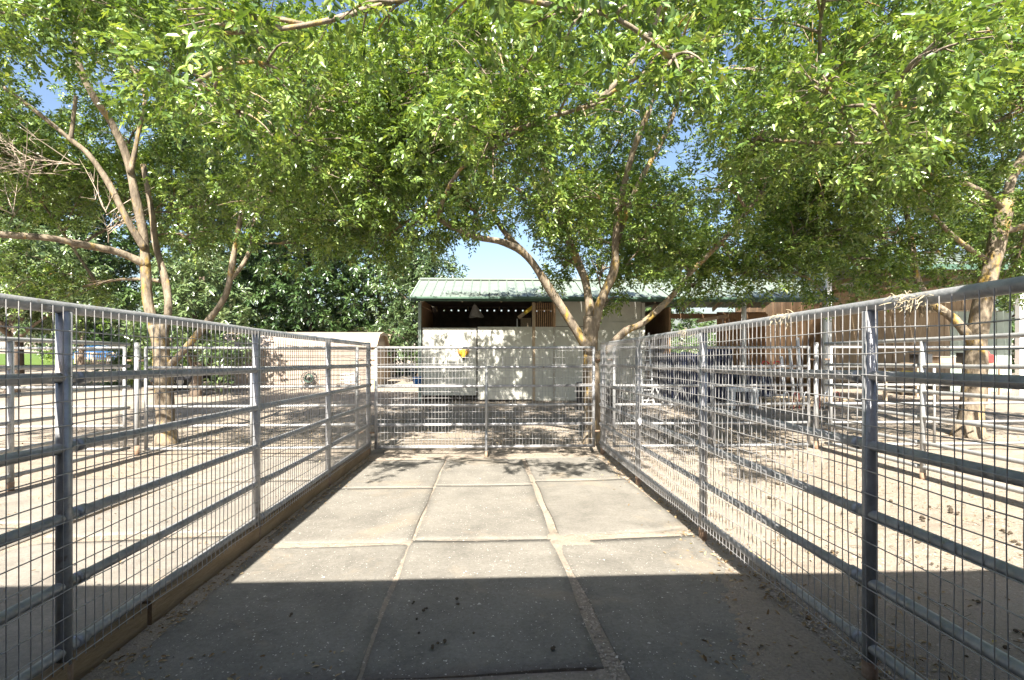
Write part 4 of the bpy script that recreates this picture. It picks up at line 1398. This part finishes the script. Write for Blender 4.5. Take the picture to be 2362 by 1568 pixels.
def tan_shed(label, x0, x1, yc, dep, wall, ridge, door_end=True):
    z = g((x0 + x1) / 2, yc)
    o = empty('tan_shed', ((x0 + x1) / 2, yc, z), label, 'shed', 'tan sheds')
    y0, y1 = yc - dep / 2, yc + dep / 2
    nrow = 9
    for i in range(nrow):
        h = wall / nrow
        m = MB()
        m.prism([(x0, y0 - .012, z + h * i), (x0, y0 + .012, z + h * (i + 1) + .008), (x0, y0 + .04, z + h * (i + 1)), (x0, y0 + .04, z + h * i)], (x1 - x0, 0, 0))
        m.build('siding_row', M['tan'], o)
    for x in (x0, x1 - .04):
        MB().prism([(x + .003, y0 + .045, z), (x + .003, y1, z), (x + .003, y1, z + wall), (x + .003, yc + dep * .3, z + ridge - .1), (x + .003, yc, z + ridge - .05), (x + .003, yc - dep * .3, z + ridge - .1), (x + .003, y0 + .045, z + wall)], (.034, 0, 0)).build('gable_wall', M['shingle'], o)
    MB().box(((x0 + x1) / 2, y1, z + wall / 2), (x1 - x0, .04, wall)).build('back_wall', M['tan'], o)
    for (ya, za, yb_, zbb) in ((y0 - .1, z + wall - .05, yc - dep * .3, z + ridge - .1), (yc - dep * .3, z + ridge - .1, yc, z + ridge), (yc, z + ridge, yc + dep * .3, z + ridge - .1), (yc + dep * .3, z + ridge - .1, y1 + .1, z + wall - .05)):
        m = MB()
        m.prism([(x0 - .12, ya, za), (x0 - .12, yb_, zbb), (x0 - .12, yb_, zbb + .04), (x0 - .12, ya, za + .04)], (x1 - x0 + .24, 0, 0))
        m.build('roof_slope', M['tan'] if yb_ <= yc - dep * .29 else M['shingle'], o)
    for (ya, za, yb_, zbb) in ((y0 - .1, z + wall - .07, yc - dep * .3, z + ridge - .12), (yc - dep * .3, z + ridge - .12, yc, z + ridge - .02), (yc, z + ridge - .02, yc + dep * .3, z + ridge - .12), (yc + dep * .3, z + ridge - .12, y1 + .1, z + wall - .07)):
        MB().beam((x1 + .135, ya, za), (x1 + .135, yb_, zbb), .025, .12).build('rake_trim', M['wood'], o)
    for yy in (y0 + .02, y1 - .02):
        MB().box((x1 + .02, yy, z + wall / 2), (.03, .09, wall)).build('corner_trim', M['wood'], o)
    dx_ = x1 + .012
    d = MB().box((dx_, yc, z + .98), (.03, dep * .5, 1.9)).build('door', M['wood'], o)
    MB().box((dx_ + .03, yc - dep * .18, z + .95), (.04, .03, .12)).build('handle', M['black'], d)
    return o


tan_shed('long tan shed with low gambrel roof, its wall half in leaf shade', -11.1, -4.85, 22.0, 2.4, 1.75, 2.3)
tan_shed('small tan shed peeping out behind the long one', -8.0, -5.25, 26.3, 2.4, 1.7, 2.3)

# leaves and small stuff lying against the tan shed
bl = empty('hose_reel', (-7.4, 20.6, g(0, 20)), 'green hose reel standing against the tan shed wall', 'hose reel')
c = Vector((-7.4, 20.6, g(0, 20) + .45))
for s_ in (-.13, .13):
    MB().tube([c + Vector((.27 * math.cos(a), s_, .27 * math.sin(a))) for a in np.linspace(0, 2 * math.pi, 17)], .014, 6).build('rim', M['darkgrey'], bl, smooth=True)
m = MB()
m.tube([c + Vector(((.14 + .03 * (i % 12) / 12) * math.cos(i * .55), -.11 + .22 * i / 150, (.14 + .03 * (i % 12) / 12) * math.sin(i * .55))) for i in range(150)], .013, 6)
m.build('hose', M['trimgreen'], bl, smooth=True)
for s_ in (-.16, .16):
    MB().tube([c + Vector((-.25, s_, -.45)), c + Vector((0, s_, 0)), c + Vector((.25, s_, -.45))], .014, 6).build('stand', M['darkgrey'], bl)
b2 = empty('wire_crate', (-5.4, 19.6, g(0, 19)), 'wire crate standing before the end of the long tan shed', 'crate')
m = MB()
zc = g(0, 19)
for i in range(7):
    t = i / 6
    for (a, b_) in (((-5.75 + .6 * t, 19.3, zc), (-5.75 + .6 * t, 19.3, zc + .7)), ((-5.75 + .6 * t, 19.8, zc), (-5.75 + .6 * t, 19.8, zc + .7)), ((-5.75, 19.3, zc + .7 * t), (-5.15, 19.3, zc + .7 * t)), ((-5.15, 19.3, zc + .7 * t), (-5.15, 19.8, zc + .7 * t)), ((-5.75, 19.8, zc + .7 * t), (-5.15, 19.8, zc + .7 * t))):
        m.tube([a, b_], .008, 5)
m.build('bars', M['alum'], b2, kind='stuff')
MB().box((-5.45, 19.55, zc + .02), (.62, .52, .03)).build('tray', M['darkgrey'], b2)
# far white panel and dark posts between sheds and stall
fp = pipe_fence('corral_barrier', 'small far white pipe panel between tan sheds and stall', (-4.9, 27.5), (-2.6, 27.5), [0.1, 2.2], M['galv_far'], None, rr=0.03, pr=.04, hts=[1.45, 1.2, .95, .7, .45], rust_foot=False)
for i in range(7):
    x = -4.7 + i * .33
    MB().tube([(x, 27.5, g(x, 27.5) + .45), (x, 27.5, g(x, 27.5) + 1.45)], .02, 6).build('upright', M['galv_far'], fp)
# ------------------------------------------------------------------ black trailer, pallets, car
tx, ty = -11.9, 20.6
tz = g(tx, ty)
tr = empty('utility_trailer', (tx, ty, tz), 'black utility trailer with tall headboard behind the many stemmed tree', 'trailer')
MB().box((tx - .9, ty, tz + .5), (2.2, 1.2, .12)).build('bed', M['black'], tr, bevel=.02)
MB().box((tx + .32, ty, tz + 1.03), (.55, 1.15, 1.35)).build('headboard', M['black'], tr, bevel=.03)
for yy in (ty - .6, ty + .6):
    MB().box((tx - .9, yy, tz + .66), (2.2, .04, .26)).build('side_panel', M['black'], tr)
    w_ = MB().tube([(tx - .9, yy - .08, tz + .3), (tx - .9, yy + .08, tz + .3)], .3, 18).build('wheel', M['darkgrey'], tr, smooth=False)
    MB().tube([(tx - .9, yy - .085, tz + .3), (tx - .9, yy + .085, tz + .3)], .15, 14).build('rim', M['alum'], w_)
    MB().tube([(tx - .9 + .4 * math.cos(a), yy, tz + .3 + .4 * math.sin(a)) for a in np.linspace(.2, math.pi - .2, 9)], .05, 6).build('fender', M['black'], tr)
MB().tube([(tx + .5, ty, tz + .4), (tx + 1.5, ty, tz + .3)], .04, 8).build('drawbar', M['black'], tr)

px0 = at(170, 800, 43).x
for i in range(3):
    x = px0 + i * 1.28
    z = g(x, 43)
    po = empty('pallet', (x + .6, 43, z), ('upright wooden pallet nearest the lawn', 'upright wooden pallet in the middle of three before the blue car', 'upright wooden pallet farthest from the lawn')[i], 'pallet', 'pallets stood up as a fence')
    for q in range(7):
        MB().box((x + .08 + q * .175, 43, z + .5), (.1, .02, 1.0)).build('slat', M['wood'], po)
    for h in (.1, .5, .9):
        MB().box((x + .6, 43.06, z + h), (1.2, .09, .1)).build('stringer', M['wood'], po)

carx, cary = at(232, 800, 46).x, 46.0
cz = g(carx, cary)
car = empty('parked_car', (carx, cary, cz), 'blue car parked behind the upright pallets', 'car')
MB().prism([(carx - 2.1, cary - .85, cz + .28), (carx + 2.1, cary - .85, cz + .28), (carx + 2.15, cary - .85, cz + .7), (carx + 1.9, cary - .85, cz + .88), (carx + 1.0, cary - .85, cz + .98), (carx - 1.5, cary - .85, cz + 1.0), (carx - 2.1, cary - .85, cz + .9)], (0, 1.7, 0)).build('body', M['carblue'], car, bevel=.06)
MB().prism([(carx - 1.6, cary - .72, cz + .97), (carx + 1.05, cary - .72, cz + .97), (carx + .45, cary - .66, cz + 1.42), (carx - 1.2, cary - .66, cz + 1.44)], (0, 1.4, 0)).build('cabin', M['glass'], car, bevel=.05)
MB().box((carx - .38, cary, cz + 1.45), (1.55, 1.3, .05)).build('roof', M['carblue'], car, bevel=.02)
for sx in (-1.3, 1.35):
    for sy in (-.8, .8):
        w_ = MB().tube([(carx + sx, cary + sy - .1, cz + .32), (carx + sx, cary + sy + .1, cz + .32)], .32, 18).build('wheel', M['black'], car)
        MB().tube([(carx + sx, cary + sy - .105, cz + .32), (carx + sx, cary + sy + .105, cz + .32)], .19, 14).build('rim', M['alum'], w_)
for sy in (-.6, .6):
    MB().box((carx + 2.1, cary + sy, cz + .72), (.1, .3, .13)).build('headlight', M['alum'], car, bevel=.02)

# ------------------------------------------------------------------ clutter by the passage and barn
ld = empty('step_ladder', at(1492, 905, 15.2), 'aluminium ladder leaning on the corner of the white stall', 'ladder')
for k2, (ub, ut) in enumerate(((1482, 1476), (1508, 1496))):
    a = at(ub, 0, 14.9)
    a.z = g(a.x, a.y)
    bb = at(ut, 768, 15.9)
    MB().beam(a, bb, .07, .04, (1, 0, 0)).build('rail', M['plastic_white'], ld)
for i in range(7):
    t = (i + .6) / 7.5
    a0 = at(1482, 0, 14.9); a0.z = g(a0.x, a0.y)
    a1 = at(1508, 0, 14.9); a1.z = g(a1.x, a1.y)
    MB().tube([a0.lerp(at(1476, 768, 15.9), t), a1.lerp(at(1496, 768, 15.9), t)], .018, 8).build('rung', M['alum'], ld)
sx, sy = at(1557, 900, 14.6).x, 14.6
sz = g(sx, sy)
sh_ = empty('saw_horse', (sx, sy, sz), 'grey folded saw horse standing in the gravel near the ladder', 'saw horse')
MB().beam((sx - .5, sy + .3, sz + .62), (sx + .15, sy - .1, sz + .62), .06, .09).build('beam', M['alum'], sh_)
for (ax_, ay_) in ((-.5, .3), (.15, -.1)):
    for s_ in (-1, 1):
        MB().beam((sx + ax_, sy + ay_, sz + .62), (sx + ax_ + s_ * .28, sy + ay_ - s_ * .12, sz), .045, .045).build('leg', M['alum'], sh_)
wx_, wy_ = at(1713, 900, 14.4).x, 14.4
wz_ = g(wx_, wy_)
wb = empty('white_bench', (wx_, wy_, wz_), 'white plastic bench standing before the navy tarp stack', 'bench')
MB().box((wx_, wy_, wz_ + .55), (.85, .32, .12)).build('seat', M['plastic_white'], wb, bevel=.015)
for s_ in (-1, 1):
    for t in (-.12, .12):
        MB().box((wx_ + s_ * .34, wy_ + t, wz_ + .25), (.12, .06, .49)).build('leg', M['plastic_white'], wb, bevel=.01)


def tarp_stack(label, x0, x1, y0, y1, h, seed):
    z = g(x0, y0)
    o = empty('tarp_stack', ((x0 + x1) / 2, (y0 + y1) / 2, z), label, 'tarp', 'navy tarps over stacked goods')
    r = random.Random(seed)
    nu, nv = 22, 8
    m = MB()
    prof = [(y0 - .04, 0.0), (y0 - .02, h * .3), (y0, h * .65), (y0 + .05, h * .96), (y0 + .25, h), (y1 - .25, h * 1.02), (y1 - .04, h * .95), (y1, h * .5), (y1 + .03, 0)]
    for j, (y, zz) in enumerate(prof):
        for i in range(nu + 1):
            s = i / nu
            e = 1 - 0.25 * max(0, 1 - min(s, 1 - s) * 14)
            fold = .03 * math.sin(i * 2.3 + j) + .02 * math.sin(i * 5.1 + seed)
            m.v.append(Vector((x0 + (x1 - x0) * s, y + fold, z + zz * e * (1 + .05 * math.sin(i * .9 + seed)))))
    for j in range(len(prof) - 1):
        for i in range(nu):
            b = j * (nu + 1) + i
            m.f.append([b, b + 1, b + nu + 2, b + nu + 1])
    for i in (0, nu):
        m.f.append([j * (nu + 1) + i for j in range(len(prof))])
    m.build('cover', M['navy'], o, smooth=True)
    for q in range(3):
        y = y0 - .07
        x = x0 + (x1 - x0) * (q + .5) / 3
        MB().tube([(x, y, z + .02), (x + .03, y, z + h * .5), (x, y + .1, z + h * 1.01)], .008, 5).build('tie_cord', M['plastic_white'], o)
    return o


xq0, xq1 = at(1530, 0, 15.8).x, at(1645, 0, 15.8).x
tarp_stack('navy tarp over the tall stack in the passage behind the saw horse', xq0, xq1, 15.7, 17.2, 1.5, 1)
tarp_stack('navy tarp over the stack between passage column and saw horse stack', xq1 + .12, at(1722, 0, 15.8).x - .15, 16.3, 17.6, 1.65, 2)
tarp_stack('navy tarp over the low stack under the boarded passage wall', at(1725, 0, 16).x, at(1800, 0, 16).x, 16.4, 17.6, .95, 3)
# long work bench with stored things, in front of the barn
wbx0, wbx1, wby = 11.9, 15.6, 15.2
wz = g(13, wby)
lb_ = empty('work_bench', (13.7, wby, wz), 'long plank work bench in front of the open barn', 'bench')
MB().box(((wbx0 + wbx1) / 2, wby, wz + .82), (wbx1 - wbx0, .6, .06)).build('top', M['plastic_white'], lb_, bevel=.005)
for x in (wbx0 + .2, (wbx0 + wbx1) / 2, wbx1 - .2):
    for y in (wby - .22, wby + .22):
        MB().box((x, y, wz + .39), (.08, .08, .79)).build('leg', M['wood'], lb_)
for i, (x, lab) in enumerate(((12.35, 'plump yellow bag lying on the work bench, nearer the stall'), (12.95, 'plump yellow bag lying on the work bench, nearer the barn'))):
    m = MB()
    m.lathe((0, 0, 0), [(0.02, -.09), (.16, -.08), (.24, -.03), (.26, .02), (.2, .07), (.05, .09)], 14)
    for p in m.v:
        p.y *= .75
        p += Vector((x, wby, wz + .945))
    bag = empty('yellow_bag', (x, wby, wz + .85), lab, 'bag', 'yellow bags on the bench')
    m.build('sack', M['yellow'], bag, smooth=True)
    MB().tube([(x + .2, wby, wz + .95), (x + .3, wby, wz + .97)], .03, 8).build('neck', M['yellow'], bag)
# stack of lumber and maroon steel frames
lx0 = at(1755, 0, 14.6).x
lz = g(10, 14.6)
for i in range(9):
    y = 14.35 + (i % 3) * .2
    z = lz + .08 + (i // 3) * .09
    L_ = 2.1 + .25 * ((i * 7) % 4)
    pl = MB().beam((lx0 + .05 * (i % 2), y, z), (lx0 + L_, y + .12 * math.sin(i * 2.0), z + .01), .15, .06).build('lumber_plank', M['wood'], bevel=.004)
    lay = ('bottom', 'middle', 'top')[i // 3]
    pos = ('nearest the pens', 'in the centre', 'nearest the barn')[i % 3]
    tag(pl, 'bare plank in the %s layer of the lumber pile, %s' % (lay, pos), 'plank', 'planks of the lumber pile')
for i in range(6):
    x = lx0 + .45 + i * .3
    y = 14.0
    z = g(x, y)
    fr = empty('steel_frame', (x, y, z), 'maroon steel loop frame, %s in the row before the lumber pile' % ('first', 'second', 'third', 'fourth', 'fifth', 'sixth')[i], 'frame', 'maroon loop frames before the lumber pile')
    pts = [(x - .12, y, z), (x - .1, y + .02, z + .35), (x - .05, y + .05, z + .48), (x + .05, y + .08, z + .48), (x + .1, y + .1, z + .35), (x + .12, y + .12, z)]
    sp, rr_ = spline(pts, [.018] * 6, 4)
    MB().tube(sp, .018, 8).build('loop', M['maroon'] if i % 2 else M['alum'], fr, smooth=True)
    MB().tube([(x - .11, y + .01, z + .2), (x + .11, y + .11, z + .2)], .013, 6).build('crossbar', M['alum'], fr)
for i, (u, h, lab) in enumerate(((1812, 1.0, 'white pipe stub leaning on the boarded passage wall, shortest'), (1832, 1.25, 'white pipe stub leaning on the boarded passage wall, middle'), (1850, 1.6, 'white pipe stub leaning on the boarded passage wall, tallest'))):
    x = at(u, 0, 15.6).x
    z = g(x, 15.6)
    pb = empty('plastic_pipe', (x, 15.6, z), lab, 'pipe', 'white pipes leaning by the boarded wall')
    MB().tube([(x, 15.6, z), (x - .05, 15.75, z + h + .45)], .05, 12).build('pipe', M['plastic_white'], pb, smooth=True)
    MB().tube([(x - .05, 15.745, z + h + .40), (x - .055, 15.76, z + h + .47)], .057, 12).build('cap', M['plastic_white'], pb, smooth=True)
# two carts with red handles
for i, (u, lab) in enumerate(((1770, 'hand cart with red grip before the boarded wall, nearer the column'), (1797, 'hand cart with red grip before the boarded wall, nearer the pipes'))):
    x = at(u, 0, 15.2).x
    z = g(x, 15.2)
    hcx = empty('hand_cart', (x, 15.2, z), lab, 'hand cart', 'hand carts with red grips')
    for s_ in (-.14, .14):
        MB().tube([(x + s_, 15.05, z + .15), (x + s_, 15.2, z + .9), (x + s_ * .8, 15.3, z + 1.25)], .016, 8).build('upright', M['alum'], hcx, smooth=True)
        MB().tube([(x + s_ * 1.3 - .04, 15.15, z + .13), (x + s_ * 1.3 + .04, 15.15, z + .13)], .13, 14).build('wheel', M['black'], hcx)
    MB().tube([(x - .11, 15.3, z + 1.25), (x - .06, 15.33, z + 1.33), (x + .06, 15.33, z + 1.33), (x + .11, 15.3, z + 1.25)], .02, 8).build('grip', M['red'], hcx, smooth=True)
    for h in (.3, .6):
        MB().tube([(x - .14, 15.1 + h * .1, z + h), (x + .14, 15.1 + h * .1, z + h)], .012, 6).build('crossbar', M['alum'], hcx)
    MB().box((x, 14.98, z + .06), (.34, .22, .02)).build('toe_plate', M['alum'], hcx)
# shelf with boxes and white boards inside the barn
shx = 16.3
shz = g(shx, 17.4)
shf = empty('storage_table', (shx, 17.2, shz), 'pale table under the barn roof behind the thick tree trunk', 'table')
MB().box((shx, 17.2, shz + 1.15), (3.2, .7, .05)).build('top', M['brown2'], shf)
MB().box((shx, 17.2, shz + .5), (3.1, .65, .04)).build('shelf', M['brown2'], shf)
for x in (shx - 1.5, shx + 1.5):
    for y in (16.9, 17.5):
        MB().box((x, y, shz + .57), (.07, .07, 1.13)).build('leg', M['wood'], shf)
for i, (dx, w, h, mt, lab) in enumerate(((-1.1, .5, .3, 'darkgrey', 'dark grey crate on the pale table, nearest the stall'), (-.3, .6, .22, 'tan', 'low tan crate in the middle of the pale table'), (.6, .45, .35, 'darkgrey', 'tall dark grey crate on the pale table, beside the red can'))):
    cr_ = empty('storage_crate', (shx + dx, 17.2, shz + 1.18), lab, 'crate', 'crates on the table in the barn')
    MB().box((shx + dx, 17.2, shz + 1.18 + h / 2), (w, .4, h)).build('body', M[mt], cr_, bevel=.01)
    MB().box((shx + dx, 17.2, shz + 1.18 + h + .012), (w + .03, .43, .02)).build('lid', M[mt], cr_, bevel=.004)
rc = empty('fuel_can', (shx + 1.15, 17.0, shz + 1.18), 'red fuel can on the pale table in the barn', 'fuel can')
MB().box((shx + 1.15, 17.0, shz + 1.34), (.2, .28, .3)).build('body', M['red'], rc, bevel=.03)
MB().tube([(shx + 1.15, 16.92, shz + 1.5), (shx + 1.15, 16.95, shz + 1.57), (shx + 1.15, 17.05, shz + 1.57), (shx + 1.15, 17.08, shz + 1.5)], .015, 6).build('handle', M['red'], rc)

# ------------------------------------------------------------------ scatter: gravel, litter, chaff, droppings


def scatter(name, pts, size, mat, seed, label, cat, flat=0.55):
    rg = np.random.default_rng(seed)
    n = len(pts)
    base = np.array([[1, 0, 0], [-.5, .87, 0], [-.5, -.87, 0], [.1, .05, 1.0]])
    a = rg.uniform(0, 6.28, n)
    s = size * np.exp(rg.normal(0, .38, n))
    ca, sa = np.cos(a), np.sin(a)
    V = np.zeros((n, 4, 3))
    j = 1 + rg.normal(0, .28, (n, 4, 2))
    for k in range(4):
        x, y = base[k, 0] * j[:, k, 0], base[k, 1] * j[:, k, 1]
        V[:, k, 0] = pts[:, 0] + s * (ca * x - sa * y)
        V[:, k, 1] = pts[:, 1] + s * (sa * x + ca * y)
        V[:, k, 2] = pts[:, 2] - s * .12 + s * base[k, 2] * flat
    b = (np.arange(n) * 4)[:, None]
    F = np.concatenate([b + np.array([[0, 1, 3]]), b + np.array([[1, 2, 3]]), b + np.array([[2, 0, 3]])], 1).ravel()
    o = np_mesh(name, V.reshape(-1, 3), F, 3, mat, kind='stuff')
    tag(o, label, cat)
    return o


def on_ground(x, y, lift=0.0):
    return np.stack([x, y, np.array([g(a, b) for a, b in zip(x, y)]) + gnoise(x, y) * np.where((x > -5.7) & (x < 2) & (y > 0) & (y < 8.2), .12, 1) + lift], 1)


# sand and dirt drifted over the mats: a height field that only shows where it rises above them
step = 0.024
dx_ = np.arange(-1.90, 1.735, step)
dy_ = np.arange(1.75, 7.75, step)
DX, DY = np.meshgrid(dx_, dy_)
H = np.full(DX.shape, -0.0135)
for (cx, cy, rx, ry, am) in ((0.60, 4.10, .22, .10, .017), (1.15, 4.245, .62, .065, .018), (0.9, 3.98, .4, .2, .010), (-1.62, 4.11, .30, .11, .016), (-1.1, 4.11, .5, .03, .013), (-.1, 4.16, .6, .02, .010),
                             (1.62, 2.45, .40, .75, .022), (1.25, 2.15, .5, .35, .014), (1.66, 3.1, .16, .6, .012), (-1.9, 3.0, .10, 2.2, .022), (-1.78, 2.1, .30, .5, .016), (-1.3, 1.85, .5, .18, .018), (-1.2, 4.6, .35, .25, .006),
                             (-.66, 4.6, .018, 3.5, .0115), (.53, 4.9, .026, 3.0, .0118), (-1.2, 5.2, .4, .3, .004), (0, 7.66, 2.0, .07, .022), (1.0, 6.14, .6, .02, .011), (.0, 1.85, 2.2, .28, .008)):
    H += am * np.exp(-((DX - cx) / rx) ** 2 - ((DY - cy) / ry) ** 2)
for k, (fx, fy, am) in enumerate(((7, 9, .0022), (13, 11, .0017), (23, 27, .0013), (41, 37, .0010), (67, 73, .0007))):
    p = rng.uniform(0, 6.28, 4)
    H += am * np.sin(fx * DX + p[0] + 1.5 * np.sin(fy * .4 * DY + p[1])) * np.sin(fy * DY + p[2] + 1.5 * np.sin(fx * .5 * DX + p[3]))
H += rng.normal(0, .0009, H.shape)
DZ = np.vectorize(g)(DX, DY) + 0.0125 + np.minimum(H, 0.012)
NX = len(dx_)
keep = (H > -0.0075)
kc = keep[:-1, :-1] | keep[1:, :-1] | keep[:-1, 1:] | keep[1:, 1:]
jj, ii = np.nonzero(kc)
bb = jj * NX + ii
DF = np.stack([bb, bb + 1, bb + NX + 1, bb + NX], 1)
used, inv = np.unique(DF, return_inverse=True)
DV = np.stack([DX.ravel(), DY.ravel(), DZ.ravel()], 1)[used]
sd = np_mesh('sand_drift', DV, inv.reshape(-1).astype(np.int32), 4, M['ground'], kind='stuff')
sd.data.polygons.foreach_set('use_smooth', [True] * len(sd.data.polygons))
tag(sd, 'sand and dirt drifted over joints and edges of the pen mats', 'sand')

r2 = np.random.default_rng(77)
n = 9000
x = np.concatenate([r2.uniform(1.72, 5.3, n), r2.normal(0.575, .035, 900), r2.normal(-.66, .014, 500), r2.uniform(-1.9, 1.7, 900), r2.uniform(1.6, 1.98, 900), r2.normal(1.5, .25, 4000)])
y = np.concatenate([1.6 + 6.4 * r2.random(n) ** 1.6, r2.uniform(1.9, 4.2, 900), r2.uniform(2.0, 7, 500), r2.uniform(1.75, 2.33, 900), r2.uniform(1.7, 7.8, 900), r2.uniform(1.75, 3.3, 4000)])
scatter('gravel', on_ground(x, y, 0.002), 0.0062, M['gravel'], 1, 'loose small gravel spread over the dirt beside the mats', 'gravel')
x = r2.uniform(-1.85, 1.66, 7000)
y = 1.9 + 5.7 * r2.random(7000) ** 1.5
scatter('chaff', on_ground(x, y, 0.018), 0.0034, M['fleck'], 2, 'pale chaff specks strewn over the rubber mats', 'chaff', .3)


def litter(name, x, y, size, seed, label, lift=.012, mat='litter'):
    rg = np.random.default_rng(seed)
    P = on_ground(x, y, lift)
    D = rg.normal(0, 1, (len(x), 3)) * np.array([1, 1, .22])
    V, F, nper, T = leaves_np(P, D, 1, size, size * .42, .001, rg, True, .0, .5, 2.5)
    o = np_mesh(name, V, F, nper, M[mat], None, T, 'stuff')
    return tag(o, label, 'leaf litter')


n = 1500
x = np.concatenate([r2.normal(1.72, .16, n), r2.uniform(.9, 2.2, 500), r2.uniform(2, 6, 900)])
y = np.concatenate([1.4 + 6.4 * r2.random(n) ** 1.7, r2.uniform(1.6, 2.6, 500), r2.uniform(1.8, 9, 900)])
litter('leaf_litter', x, y, .035, 5, 'dry brown leaves gathered along the foot of the sunlit mesh fence')
x = np.concatenate([-1.9 + np.abs(r2.normal(0, .07, 700)), r2.uniform(-1.9, -.7, 160)])
y = np.concatenate([1.6 + 6.2 * r2.random(700) ** 1.5, r2.uniform(1.8, 2.6, 160)])
litter('leaf_litter', x, y, .03, 6, 'dry leaf scraps gathered along the foot of the kerb boards', .02)
x = r2.uniform(-9, 12, 2200)
y = r2.uniform(8.3, 16, 2200)
litter('leaf_litter', x, y, .06, 7, 'scattered fallen leaves on the shaded yard under the trees', .012)
x = r2.uniform(-5.4, -2.2, 260)
y = r2.uniform(2.5, 7.8, 260)
litter('leaf_litter', x, y, .035, 8, 'few dry leaves on the neighbouring matted pen', .03)

r3 = random.Random(12)
DG = 'dark dropping lumps on the shaded mats'
spots = [(-.47, 3.05), (-.40, 2.98), (-.43, 2.88), (-.22, 3.02), (-.20, 3.08), (-.40, 2.7), (-.25, 2.62), (-.3, 2.6), (.32, 2.55), (-.1, 2.72), (-1.15, 2.95)]
m = MB()
for (x, y) in spots:
    for q in range(r3.randint(1, 3)):
        c = Vector((x + r3.uniform(-.02, .02), y + r3.uniform(-.02, .02), g(x, y) + .03))
        s = r3.uniform(.005, .012)
        m.lathe(c, [(s * .6, -s * .5), (s, 0), (s * .7, s * .5), (s * .2, s * .75)], 7)
tag(m.build('droppings', M['manure'], kind='stuff'), 'dark dropping crumbs on the shaded middle mat', 'droppings')
m = MB()
for q in range(60):
    x, y = r3.uniform(2.0, 5.2), r3.uniform(1.9, 7.6)
    for w in range(r3.randint(1, 4)):
        c = Vector((x + r3.uniform(-.05, .05), y + r3.uniform(-.05, .05), g(x, y) + .008))
        s = r3.uniform(.008, .022)
        m.lathe(c, [(s * .6, -s * .5), (s, 0), (s * .7, s * .5), (s * .2, s * .75)], 7)
tag(m.build('droppings', M['manure'], kind='stuff'), 'brown dropping lumps scattered in the gravel pen', 'droppings')
m = MB()
for q in range(420):
    x, y = (r3.uniform(1.9, 5.2), r3.uniform(1.9, 7.8)) if q % 2 else (r3.uniform(-9, 9), r3.uniform(8.4, 15))
    a, L_ = r3.uniform(0, 6.28), r3.uniform(.04, .16)
    z = g(x, y) + .012
    m.tube([(x, y, z), (x + math.cos(a) * L_ * .5, y + math.sin(a) * L_ * .5, z + r3.uniform(0, .012)), (x + math.cos(a + .3) * L_, y + math.sin(a + .3) * L_, z)], .0022, 3, cap=False)
tag(m.build('fallen_twigs', M['twig'], kind='stuff'), 'thin fallen twigs lying in the gravel pen and yard', 'twigs')
